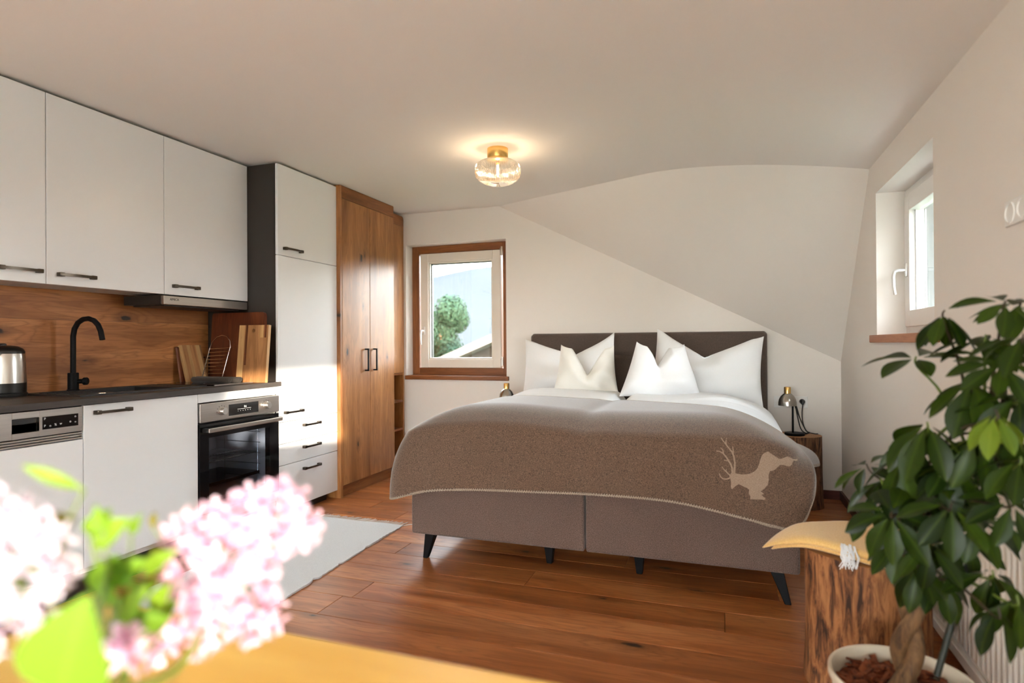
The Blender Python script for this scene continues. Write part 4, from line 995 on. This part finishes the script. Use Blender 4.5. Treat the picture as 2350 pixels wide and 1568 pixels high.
tb = at(2058, 1540, 'y', PY-.02); tb = Vector((PX+.0, PY, .255)); tt = at(2092, 1385, 'y', PY)
for s in range(2):
    bm = bmn(); pts = []
    for k in range(30):
        f = k/29; c = tb.lerp(tt, f/.62) if f < .62 else tt + Vector((.03*(f-.62), .02*(f-.62), (f-.62)*.75))
        an = f*9+s*PI; pts.append(c+Vector((math.cos(an)*.017, math.sin(an)*.017, 0)))
    tube(bm, pts, [.021-.007*k/29 for k in range(30)], 12); obj('trunk', bm, 'plant_trunk', t, 60)
TRK = tt + Vector((.012, .008, .28))
sa, sb = at(2150, 1552, 'y', PY-.05), at(2292, 1040, 'y', PY+.02); sa.z = max(sa.z, .26)
bm = bmn(); tube(bm, [sa, sb], .007, 10); obj('stake', bm, 'stake_green', t, 50)
# leaf mesh: unit length along +x, normal +z
def leaf_mesh(wid, fold, curl, n=8, tipf=1.0, heart=False):
    bm = bmn(); P = []
    for k in range(n+1):
        f = k/n
        if heart: w_ = wid*(math.sin(PI*min(1, f*.97+.03)**.62)**.9)*(1 if f > 0 else .2)
        else: w_ = wid*math.sin(PI*(f**1.25)*.985+.012)**.85
        w_ = max(w_, .012); x = f; zc = -curl*f*f
        P.append([(x, -w_, zc+fold*w_), (x, -w_*.5, zc+fold*w_*.35), (x, 0, zc), (x, w_*.5, zc+fold*w_*.35), (x, w_, zc+fold*w_)])
    grid(bm, P); me = mesh(bm, 80); return me
def leaf_mat(name, a, b, back, trans=.25, rough=.4):
    q = NT(name); oi = q.n('ShaderNodeObjectInfo'); c = q.ramp(oi.outputs['Random'], [(0, a), (1, b)]); o_ = q.coord('Object'); s = q.n('ShaderNodeSeparateXYZ'); q.l(o_, s.inputs[0])
    rib = q.ramp(q.math('ABSOLUTE', s.outputs[1]), [(.010, (1, 1, 1)), (.03, (0, 0, 0))]); c2 = q.mix(q.math('MULTIPLY', rib, .18), c, back)
    q.set(c2, rough, None, .22)
    tr = q.n('ShaderNodeBsdfTranslucent'); q.l(q.mix(.5, c2, back), tr.inputs[0]); mx = q.n('ShaderNodeMixShader'); mx.inputs[0].default_value = trans
    q.l(q.b.outputs[0], mx.inputs[1]); q.l(tr.outputs[0], mx.inputs[2]); q.l(mx.outputs[0], q.out.inputs['Surface']); return q.m
leaf_mat('umbrella_leaf', srgb(16, 33, 6), srgb(48, 68, 12), srgb(96, 120, 28), .22); leaf_mat('yellow_leaf', srgb(130, 140, 30), srgb(150, 150, 40), srgb(180, 180, 60))
leaf_mat('young_leaf', srgb(70, 96, 26), srgb(108, 130, 36), srgb(150, 170, 60), .3)
LM = [leaf_mesh(.215, .25, c) for c in (.10, .22, .34)]
for m_ in LM: m_.materials.append(M['umbrella_leaf'])
LY = leaf_mesh(.20, .2, .2); LY.materials.append(M['young_leaf']); LYY = leaf_mesh(.22, .2, .1); LYY.materials.append(M['yellow_leaf'])
def put_leaf(parent, me, p, d, nrm, L, name='leaf', wk=1.0):
    x = d.normalized(); z = (nrm-x*nrm.dot(x)).normalized(); y = z.cross(x)
    o = bpy.data.objects.new(name, me); COL.objects.link(o); o.parent = parent; p = p - WL[parent.name]
    o.matrix_local = Matrix(((x.x*L, y.x*L*wk, z.x*L, p.x), (x.y*L, y.y*L*wk, z.y*L, p.y), (x.z*L, y.z*L*wk, z.z*L, p.z), (0, 0, 0, 1))); return o
# whorls: pixel of the centre, depth y, leaf length (px), droop (deg), axis tilt (x, y)
WH = [(2103, 822, 1.62, 95, 4, -.1, -.1, 7), (2168, 716, 1.60, 78, -52, .1, -.1, 8), (2308, 694, 1.50, 80, -2, .1, -.5, 8), (2262, 772, 1.60, 88, -14, 0, -.15, 8), (2300, 832, 1.42, 84, -8, 0, -.9, 9), (2228, 872, 1.52, 118, -38, -.1, -.3, 9),
      (2128, 972, 1.50, 118, -40, -.15, -.35, 9), (2348, 770, 1.40, 90, -25, .1, -.3, 8), (2284, 945, 1.38, 90, -48, 0, -.2, 8), (2022, 1100, 1.64, 88, -30, -.4, -.3, 8), (2046, 1178, 1.50, 92, -12, -.2, -1.1, 9), (2182, 1158, 1.46, 92, -22, .1, -.8, 8),
      (2132, 1248, 1.52, 88, -32, -.1, -.6, 8), (2322, 1150, 1.44, 88, -20, .1, -.8, 8), (1990, 1068, 1.70, 68, -10, -.5, 0, 7), (2072, 1048, 1.62, 92, -35, -.2, -.2, 8), (2180, 1062, 1.54, 96, -38, 0, -.3, 9), (2242, 1000, 1.50, 100, -40, .1, -.3, 8),
      (2340, 1052, 1.46, 95, -32, .2, -.3, 8), (2108, 1300, 1.56, 80, -35, -.1, -.5, 8), (2156, 1322, 1.60, 80, -38, 0, -.4, 8), (2276, 1312, 1.50, 86, -42, .1, -.5, 8), (2306, 1190, 1.62, 62, -20, 0, -.3, 6), (2290, 1398, 1.44, 80, -48, .1, -.2, 5),
      (2332, 1370, 1.46, 84, -50, .2, -.2, 6), (2104, 1130, 1.60, 92, -30, -.1, -.4, 8), (2252, 1085, 1.58, 92, -30, 0, -.4, 8), (2338, 905, 1.46, 96, -30, .1, -.4, 8), (2322, 985, 1.60, 96, -30, .1, -.3, 8), (2150, 1105, 1.66, 90, -28, 0, -.4, 8),
      (2006, 1150, 1.62, 80, -30, -.3, -.4, 8), (2210, 1232, 1.60, 88, -32, 0, -.5, 8), (2342, 690, 1.56, 84, -15, .1, -.2, 7), (2066, 1236, 1.60, 84, -36, -.2, -.4, 8), (2096, 1010, 1.66, 84, -22, -.2, -.1, 7), (2240, 1190, 1.54, 86, -30, 0, -.5, 8)]
rr = random.Random(11); nl = 0
for wi, (px, py, yy, lp, dp, tx, ty, nlf) in enumerate(WH):
    c = at(px, py, 'y', yy); dep = (c-CAM).dot(_f); L = lp*dep/F_PX*1.12; ax = Vector((tx, ty, 1)).normalized()
    e1 = ax.cross(Vector((.3, 1, .1))).normalized(); e2 = ax.cross(e1); a0 = rr.uniform(0, 6)
    for k in range(nlf):
        if nl >= 299: break
        an = a0+2*PI*k/nlf+rr.uniform(-.16, .16); el = math.radians(dp+rr.uniform(-14, 14)); d = (e1*math.cos(an)+e2*math.sin(an))*math.cos(el)+ax*math.sin(el)
        d.z -= .12; nrm = ax*1.0 + (e1*math.cos(an)+e2*math.sin(an))*.35*(-math.sin(el)) + Vector((rr.uniform(-.25, .25), rr.uniform(-.25, .25), 0)); ln = L*rr.uniform(.78, 1.08)
        p = c + d.normalized()*.016
        me = LM[rr.randrange(3)]
        if wi == 8 or (wi in (6, 17) and k % 4 == 0): me = LY
        if wi == 20 and k == 1: me = LYY
        tip = p + d.normalized()*ln
        if tip.x > XR-.02: ln *= max(.2, (XR-.02-p.x)/max(1e-3, tip.x-p.x))
        put_leaf(plant, me, p, d, nrm, ln); nl += 1
    bm = bmn(); st = TRK.lerp(tt, .0 if py < 1000 else (.5 if py < 1200 else .95)) + Vector((rr.uniform(-.02, .02), rr.uniform(-.02, .02), rr.uniform(-.05, .05)))
    if py < 900: st = sb.lerp(sa, .1) + Vector((rr.uniform(-.03, .0), 0, 0))
    midp = st.lerp(c, .55)+Vector((0, 0, .03)); tube(bm, catmull([st, midp, c-ax*.02, c+ax*.004], 12), [.0042-.0002*k for k in range(13)], 6); obj('branch', bm, 'stem_green' if wi % 3 == 0 else 'twig_dark', plant, 60)
bm = bmn(); tube(bm, catmull([TRK-Vector((0, 0, .06)), TRK+Vector((.03, .01, .12)), sb.lerp(sa, .12), at(2312, 760, 'y', 1.55)], 16), [.011-.0004*k for k in range(17)], 8); obj('main_stem', bm, 'twig_dark', plant, 60)

# ------------------------------------------------------------------ rug
t = thing('rug', 'off-white woven cotton runner with fringed end on the floor', 'rug', (-2.15, 2.6, 0))
ra = at(925, 1206, 'z', .006); rb = at(632, 1388, 'z', .006); rx0 = at(735, 1187, 'z', .006).x-.03; ry1 = ra.y; ry0 = 1.0
bm = bmn(); nX, nY = 16, 120; rw = random.Random(8); edge = [rw.uniform(-.006, .006) for _ in range(nY+1)]; nick = {98: -.012, 97: -.006, 84: -.010, 73: -.012, 72: -.006, 60: -.010}
Pt, Pb = [], []
for j in range(nY+1):
    y = ry0+(ry1-ry0)*j/nY; xr = rb.x+(ra.x-rb.x)*(y-rb.y)/(ra.y-rb.y)+edge[j]*.5+nick.get(j, 0)*1.2
    rowt = []; rowb = []
    for i in range(nX+1):
        x = rx0+(xr-rx0)*i/nX; lift = .004*max(0, math.sin(y*9))*max(0, (i-13)/3) + .0015*math.sin(x*17+y*5)
        rowt.append((x, y, .0075+lift)); rowb.append((x, y, .0012))
    Pt.append(rowt); Pb.append(rowb)
Vt = grid(bm, Pt); Vb = grid(bm, Pb)
for j in range(nY): bm.faces.new((Vt[j][nX], Vt[j+1][nX], Vb[j+1][nX], Vb[j][nX])); bm.faces.new((Vt[j][0], Vt[j+1][0], Vb[j+1][0], Vb[j][0]))
for i in range(nX): bm.faces.new((Vt[nY][i], Vt[nY][i+1], Vb[nY][i+1], Vb[nY][i]))
obj('woven_cloth', bm, 'rug_cotton', t, 50)
bm = bmn(); x = rx0+.006; rw = random.Random(2)
while x < ra.x-.004:
    dx = rw.uniform(.004, .028); dy = rw.uniform(.05, .075); tube(bm, [(x, ry1-.006, .005), (x+dx*.4, ry1+dy*.5, .0045), (x+dx, ry1+dy, .0035)], [.0028, .003, .0018], 5); x += .0125
tube(bm, [(ra.x-.004, ry1-.004, .005), (ra.x+.03, ry1+.035, .004), (ra.x+.085, ry1+.05, .0035)], [.003, .003, .002], 5)
o = obj('fringe', bm, 'fringe_cotton', t, 60); o['kind'] = 'stuff'

# ------------------------------------------------------------------ ceiling lamp
lc = at(1142, 342, 'z', H); lc = Vector((lc.x, lc.y, H)); t = thing('ceiling_lamp', 'brass ceiling lamp with ribbed smoked glass globe', 'lamp', lc)
bm = bmn(); lathe(bm, [(0, 0), (.062, 0), (.062, -.052), (.060, -.056), (.060, -.060), (.064, -.062), (.064, -.070), (.058, -.074), (0, -.074)], lc, 48); obj('canopy', bm, 'brass', t, 35)
glass('smoked_glass', (.92, .84, .76, 1), .06, .95, .02, .5)
gm = M['smoked_glass'].node_tree; go = gm.nodes['Material Output']; sfc = go.inputs['Surface'].links[0].from_socket
tl_ = gm.nodes.new('ShaderNodeBsdfTranslucent'); tl_.inputs[0].default_value = (.9, .82, .72, 1); mg_ = gm.nodes.new('ShaderNodeMixShader'); mg_.inputs[0].default_value = .04
gm.links.new(sfc, mg_.inputs[1]); gm.links.new(tl_.outputs[0], mg_.inputs[2]); gm.links.new(mg_.outputs[0], go.inputs['Surface'])
gp = [(.060, -.066), (.080, -.072), (.108, -.081), (.126, -.096), (.1325, -.116), (.133, -.146), (.128, -.167), (.112, -.186), (.088, -.202), (.058, -.212)]
bm = bmn(); NG = 432
lathe(bm, gp, lc, NG, lambda i, z: 1+.026*math.cos(2*PI*i/6)*min(1, max(0, (-z-.066)/.03))*min(1, max(0, (.212+z)/.05))); sg = obj('globe', bm, 'smoked_glass', t, 180)
bm = bmn(); lathe(bm, [(.059, -.2118), (.035, -.218), (.012, -.220), (0, -.2205)], lc, 64); obj('globe_bottom', bm, 'smoked_glass', sg, 60)
emit('bulb_glow', (1.0, .86, .66, 1), 520); glass('bulb_glass', (.98, .96, .92, 1), .05, .5)
bm = bmn(); lathe(bm, [(0, -.070), (.014, -.072), (.014, -.088), (.012, -.090)], lc, 24); obj('bulb_socket', bm, 'brass', t, 50)
bm = bmn(); lathe(bm, [(.012, -.088), (.024, -.108), (.028, -.135), (.024, -.158), (.012, -.170), (0, -.172)], lc, 24); obj('bulb', bm, 'bulb_glass', t, 50)
bm = bmn(); tube(bm, [lc+Vector((0, 0, -.098)), lc+Vector((0, 0, -.150))], .0055, 8); obj('filament', bm, 'bulb_glow', t, 50)

# ------------------------------------------------------------------ table with lilacs in the foreground
TZ = .72; tcr = at(230, 1372, 'z', TZ); TX0 = tcr.x; TX1 = .36; TY1 = at(635, 1447, 'z', TZ).y; TY0 = -.22
t = thing('dining_table', 'honey-coloured wooden table holding the vase of lilacs', 'table', ((TX0+TX1)/2, (TY0+TY1)/2, 0))
bm = bmn(); rbox(bm, TX0, TX1, TY0, TY1, TZ-.032, TZ, .004, 3); obj('tabletop', bm, 'table_wood', t)
for x in (TX0+.05, TX1-.05):
    for y in (TY0+.05, TY1-.05):
        bm = bmn(); rbox(bm, x-.03, x+.03, y-.03, y+.03, 0, TZ-.032, .004); obj('leg', bm, 'table_wood', t)
vc = Vector((-.43, .27, TZ)); glass('vase_glass', (.93, .96, .95, 1), .06, .8)
bm = bmn(); lathe(bm, [(0, .002), (.040, .002), (.044, .008), (.046, .06), (.042, .10), (.038, .112), (.036, .112), (.040, .1), (.0435, .06), (.041, .012), (0, .008)], vc, 32); tag(obj('glass_vase', bm, 'vase_glass', smooth=50), 'low clear glass vase of lilacs on the wooden table', 'vase')
vtop = vc+Vector((0, 0, .105))
# lilac floret: four cupped petals on a short tube, local +z outwards, unit = 1 m
bm = bmn(); R_ = .0105
for k in range(4):
    an = k*PI/2; ca, sa_ = math.cos(an), math.sin(an)
    def pt(r_, s_, z_): return bm.verts.new((ca*r_-sa_*s_, sa_*r_+ca*s_, z_))
    v = [pt(.0008, 0, 0), pt(R_*.45, -R_*.30, .0015), pt(R_*.45, R_*.30, .0015), pt(R_*.85, -R_*.30, .0035), pt(R_*.85, R_*.30, .0035), pt(R_*1.05, 0, .006), pt(R_*.5, 0, .0005), pt(R_*.88, 0, .0025)]
    for f in ((0, 1, 6), (0, 6, 2), (1, 3, 7, 6), (6, 7, 4, 2), (3, 5, 7), (7, 5, 4)): bm.faces.new([v[i] for i in f])
b2 = bmn(); lathe(b2, [(.0016, 0), (.0013, -.008), (0, -.009)], n=6); merge(bm, b2)
FLO = mesh(bm, 80)
def petal_mat(name, inner, outer):
    q = NT(name); o_ = q.coord('Object'); ln = q.n('ShaderNodeVectorMath', operation='LENGTH'); q.l(o_, ln.inputs[0]); c = q.ramp(q.math('MULTIPLY', ln.outputs['Value'], 90), [(.15, inner), (.6, outer)])
    oi = q.n('ShaderNodeObjectInfo'); c = q.mix(q.math('MULTIPLY', oi.outputs['Random'], .45), c, inner)
    q.set(c, .6); tr = q.n('ShaderNodeBsdfTranslucent'); q.l(c, tr.inputs[0]); mx = q.n('ShaderNodeMixShader'); mx.inputs[0].default_value = .45
    q.l(q.b.outputs[0], mx.inputs[1]); q.l(tr.outputs[0], mx.inputs[2]); q.l(mx.outputs[0], q.out.inputs['Surface'])
petal_mat('lilac_petal', (.74, .30, .54, 1), (.88, .70, .80, 1)); petal_mat('lilac_petal_pale', (.62, .46, .64, 1), (.84, .78, .86, 1))
FLO2 = FLO.copy(); FLO.materials.append(M['lilac_petal']); FLO2.materials.append(M['lilac_petal_pale'])
leaf_mat('lilac_leaf', srgb(84, 128, 22), srgb(126, 162, 44), srgb(150, 182, 66), .45, .45); leaf_mat('lilac_leaf_olive', srgb(90, 96, 28), srgb(116, 112, 40), srgb(150, 140, 60), .3, .5)
LH = leaf_mesh(.34, .18, .15, 10, heart=True); LH.materials.append(M['lilac_leaf']); LO = leaf_mesh(.26, .2, .2, 8); LO.materials.append(M['lilac_leaf_olive']); LT = leaf_mesh(.13, .2, .35, 8); LT.materials.append(M['lilac_leaf'])
def pf(px, py, dep): return CAM + ray(px, py)*dep
def lilac(label, blobs, dep, flo, nper, leaves, seed):
    t = thing('lilac_branch', label, 'flower', vtop-Vector((0, 0, .08)), 'lilac branches in the vase'); rr = random.Random(seed); ctr = Vector((0, 0, 0))
    cs = [(pf(x, y, dep+dz), r*dep/F_PX) for x, y, r, dz in blobs]
    for c, r in cs:
        ctr += c/len(cs); m = int(nper*(r/.026)**2)
        for k in range(max(5, m)):
            zz = 1-2*(k+.5)/max(5, m); ph = k*2.39996+rr.uniform(-.3, .3); d = Vector((math.sqrt(1-zz*zz)*math.cos(ph), math.sqrt(1-zz*zz)*math.sin(ph), zz))
            p = c+d*r*rr.uniform(.82, 1.05)
            if any((p-c2).length < r2*.7 for c2, r2 in cs): continue
            x = d.orthogonal().normalized(); x = (Matrix.Rotation(rr.uniform(0, 6), 3, d) @ x); y = d.cross(x); s = rr.uniform(.85, 1.2)
            dd = (d+Vector((rr.uniform(-.3, .3), rr.uniform(-.3, .3), rr.uniform(-.3, .3)))).normalized(); y = dd.cross(x).normalized(); x = y.cross(dd); pl_ = p-WL[t.name]
            o = bpy.data.objects.new('floret', flo); COL.objects.link(o); o.parent = t
            o.matrix_local = Matrix(((x.x*s, y.x*s, dd.x*s, pl_.x), (x.y*s, y.y*s, dd.y*s, pl_.y), (x.z*s, y.z*s, dd.z*s, pl_.z), (0, 0, 0, 1)))
    bm = bmn(); base = vtop+Vector((rr.uniform(-.02, .02), rr.uniform(-.02, .02), -.075)); tube(bm, catmull([base, vtop+Vector((rr.uniform(-.015, .015), 0, .02)), base.lerp(ctr, .55)+_f*.035+Vector((0, 0, .0)), ctr], 20), [.004-.00008*k for k in range(21)], 8)
    for c, r in cs: tube(bm, [ctr, c.lerp(ctr, .4)+_f*.01, c], [.0022, .0016, .0012], 6)
    obj('stem', bm, 'stem_green', t, 60)
    for (x0, y0, x1, y1, d0, d1, me, wk) in leaves:
        a_, b_ = pf(x0, y0, d0), pf(x1, y1, d1); nrm = (-_f+Vector((0, 0, .5))).normalized(); put_leaf(t, me, a_, b_-a_, nrm, (b_-a_).length, 'leaf', wk)
        bm = bmn(); tube(bm, [a_, a_.lerp(ctr, .25)-Vector((0, 0, .01)), a_.lerp(ctr.lerp(base, .5), .6)], .0012, 5); obj('petiole', bm, 'stem_green', t, 60)
    return t
lilac('pink lilac panicle leaning over the table towards the bed', [(640, 1180, 62, 0), (575, 1185, 62, .02), (690, 1215, 44, .01), (480, 1225, 62, 0), (425, 1225, 42, .03), (530, 1265, 66, -.01), (600, 1265, 50, 0), (455, 1305, 66, .01), (560, 1335, 62, 0), (500, 1385, 66, -.01), (430, 1400, 56, .01), (595, 1410, 46, 0), (565, 1440, 36, .01), (340, 1490, 40, 0), (455, 1460, 44, .01)], .56, FLO, 25, [(385, 1268, 345, 1262, .56, .55, LO, 1.2), (352, 1215, 350, 1178, .58, .58, LO, 1)], 5)
lilac('pale lilac panicle on the kitchen side of the vase', [(30, 1225, 70, 0), (85, 1260, 62, .01), (20, 1310, 70, 0), (90, 1330, 58, 0), (40, 1385, 62, .0), (-20, 1290, 70, .02), (5, 1450, 46, 0), (-20, 1180, 60, .02)], .46, FLO2, 20, [(195, 1125, 66, 1076, .50, .47, LT, .9), (175, 1188, 86, 1196, .5, .48, LO, 1)], 6)
lilac('leafy lilac shoot with broad light green leaves', [(300, 1500, 20, 0), (285, 1470, 16, 0)], .48, FLO, 12, [(140, 1600, 172, 1385, .40, .39, LH, 1.5), (215, 1245, 290, 1190, .5, .5, LH, 1.1), (235, 1215, 215, 1160, .5, .5, LH, .9), (300, 1225, 320, 1180, .52, .52, LH, .9), (225, 1370, 212, 1285, .47, .48, LT, 2.0), (250, 1330, 330, 1285, .5, .5, LH, 1.0), (330, 1310, 400, 1262, .52, .52, LH, .8), (270, 1420, 330, 1350, .5, .5, LH, 1.1), (300, 1440, 385, 1420, .5, .5, LH, 1.1), (255, 1390, 235, 1330, .49, .49, LH, .9), (350, 1400, 385, 1340, .52, .52, LH, 1.0), (260, 1460, 315, 1400, .5, .5, LH, 1.2), (205, 1230, 250, 1165, .5, .51, LH, 1.3), (300, 1370, 360, 1330, .52, .53, LH, 1.2), (230, 1300, 300, 1340, .5, .49, LH, 1.1), (340, 1440, 400, 1380, .53, .53, LH, 1.1)], 7)

# ------------------------------------------------------------------ outside
def noisecol(name, a, b, sc, rough=.9):
    q = NT(name); o_ = q.coord('Object'); q.set(q.mix(q.noise(o_, sc, 4, .6), a, b), rough, None, 0); return q.m
noisecol('grass_ground', (.03, .05, .02, 1), (.05, .08, .03, 1), .3); noisecol('mountain_forest', (.028, .0305, .0325, 1), (.036, .0385, .0405, 1), .012)
bm = bmn(); P = [[(x, y, -3.2) for x in np.linspace(-400, 400, 9)] for y in np.linspace(-300, 650, 9)]; grid(bm, P); struct(obj('ground', bm, 'grass_ground'))
bm = bmn(); rg = random.Random(4); xs2 = np.linspace(-900, 300, 60); D0 = 620
def ridge(px): return np.interp(px, [700, 960, 1010, 1060, 1090, 1127, 1200, 1700], [680, 640, 630, 612, 606, 612, 640, 600])
Pm = []
for k in range(14):
    f = k/13; row = []
    for x in xs2:
        yb = D0-180*(1-f); zr = 0
        d = Vector((x, D0, 0))-CAM; px_ = 1175+F_PX*d.dot(_r)/max(1, d.dot(_f)); zt2 = at(float(px_), float(ridge(px_)), 'y', D0).z if 200 < px_ < 2300 else 70
        row.append((x, yb+30*math.sin(x*.013+f*4), -3.4+(zt2+3.4)*f**1.1+ (rg.uniform(-2.0, 2.0) if 0 < f else 0)))
    Pm.append(row)
grid(bm, Pm); tag(obj('mountain', bm, 'mountain_forest', smooth=80), 'hazy wooded mountain beyond the back window', 'mountain')
leaf_mat('tree_leaf', (.012, .032, .016, 1), (.03, .062, .026, 1), (.05, .09, .03, 1), .3, .7)
def tree(label, c, h, r, n, seed, conic=.5):
    t = thing('tree', label, 'tree', c); rr = random.Random(seed); c = Vector(c); bm = bmn(); tube(bm, [c, c+Vector((0, 0, h*.5)), c+Vector((.1, 0, h*.92))], [r*.09, r*.06, r*.02], 8); obj('trunk', bm, 'log_bark_dark', t, 60)
    bm = bmn(); lobes = [(Vector((rr.uniform(-.55, .55)*r, rr.uniform(-.55, .55)*r, h*(.2+.72*k/11))), r*(.85-conic*.65*k/11)*rr.uniform(.55, .8)) for k in range(12)]
    for k in range(n):
        lc_, lr = lobes[rr.randrange(12)]; d = Vector((rr.gauss(0, 1), rr.gauss(0, 1), rr.gauss(0, 1))).normalized(); p = c+lc_+d*lr*rr.uniform(.6, 1.05); s = r*.042*rr.uniform(.6, 1.3)
        a_ = d.orthogonal().normalized(); a_ = Matrix.Rotation(rr.uniform(0, 6), 3, d) @ a_; b_ = d.cross(a_)+d*rr.uniform(-.6, .6)
        bm.faces.new([bm.verts.new(p+q) for q in (a_*s, b_*s*.7, -a_*s, -b_*s*.7)])
    o = obj('foliage', bm, 'tree_leaf', t); o['kind'] = 'stuff'; return t
gt = at(1015, 700, 'y', 30); tree('tall green tree seen through the back window', (gt.x-.2, 30, -3.2), gt.z+3.4, 2.3, 22000, 3, .55)
gt = at(975, 690, 'y', 40); tree('second green tree behind the first outside the back window', (gt.x-1.2, 40, -3.2), gt.z+3.3, 2.6, 18000, 8, .5)
plain('render_white', (.22, .20, .18, 1), .9); wood('chalet_wood', srgb(48, 32, 24), srgb(66, 48, 38), srgb(80, 62, 50), 'x', 6, .7, 0, 0, 0); plain('roof_tile', srgb(96, 84, 78), .8); plain('fascia', srgb(112, 96, 84), .7); plain('dark_pane', (.03, .035, .04, 1), .1)
def chalet(label, c, wd, dp, hw, hr, rz):
    """gabled house, gable facing local -y"""
    t = thing('chalet', label, 'house', c, None, (0, 0, rz)); L = lambda nm, bm, mt, par=None: obj(nm, bm, mt, par or t, local=True)
    bm = bmn(); box(bm, -wd/2, wd/2, 0, dp, 0, hw); L('walls', bm, 'render_white')
    bm = bmn(); prism(bm, [(-wd/2, hw), (wd/2, hw), (0, hw+hr)], 'y', 0, dp); L('gable', bm, 'chalet_wood')
    for s in (-1, 1):
        bm = bmn(); o_ = 1.0; k = hr/(wd/2); prism(bm, [(s*(wd/2+o_), hw-o_*k), (0, hw+hr), (0, hw+hr+.25), (s*(wd/2+o_), hw-o_*k+.25)], 'y', -1.2, dp+.8); rf = L('roof_side', bm, 'roof_tile')
        bm = bmn(); prism(bm, [(s*(wd/2+o_), hw-o_*k-.05), (0, hw+hr-.05), (0, hw+hr+.27), (s*(wd/2+o_), hw-o_*k+.27)], 'y', -1.26, -1.2); obj('bargeboard', bm, 'fascia', rf, local=True)
    for x in (-wd*.28, 0, wd*.28):
        for z in (hw-1.9, hw-4.4):
            bm = bmn(); box(bm, x-.6, x+.6, -.06, .0, z-.1, z+1.4); f = L('window', bm, 'fascia'); bm = bmn(); box(bm, x-.5, x+.5, -.08, -.05, z, z+1.3); L('pane', bm, 'dark_pane', f)
    return t
ga = at(1127, 772, 'y', 22); gb = at(1032, 814, 'y', 22)
sl = (ga.z-gb.z)/(ga.x-gb.x); hwid = 5.0; apex = Vector((ga.x+2.4, 22, ga.z+2.4*sl)); hr_ = sl*hwid
chalet('gabled neighbour house below the back window', (apex.x, 23.2, -3.2), 2*hwid, 9, apex.z+3.2-.2-hr_, hr_, 0)
# unseen houses added to block sun from the terrace door and the right window
sp = Vector((.757, .653, 0)); sq = Vector((-.653, .757, 0))
def sunside(s, q): v = sp*s+sq*q; return (v.x, v.y, -3.2)
chalet('added sun-blocking house behind the terrace', sunside(-6.2, -24), 8.0, 9, 7.4, 2.6, math.atan2(-sq.x, sq.y)+PI)
chalet('added sun-blocking house facing the side window', sunside(5.6, -24), 8.0, 9, 7.4, 2.6, math.atan2(-sq.x, sq.y)+PI)
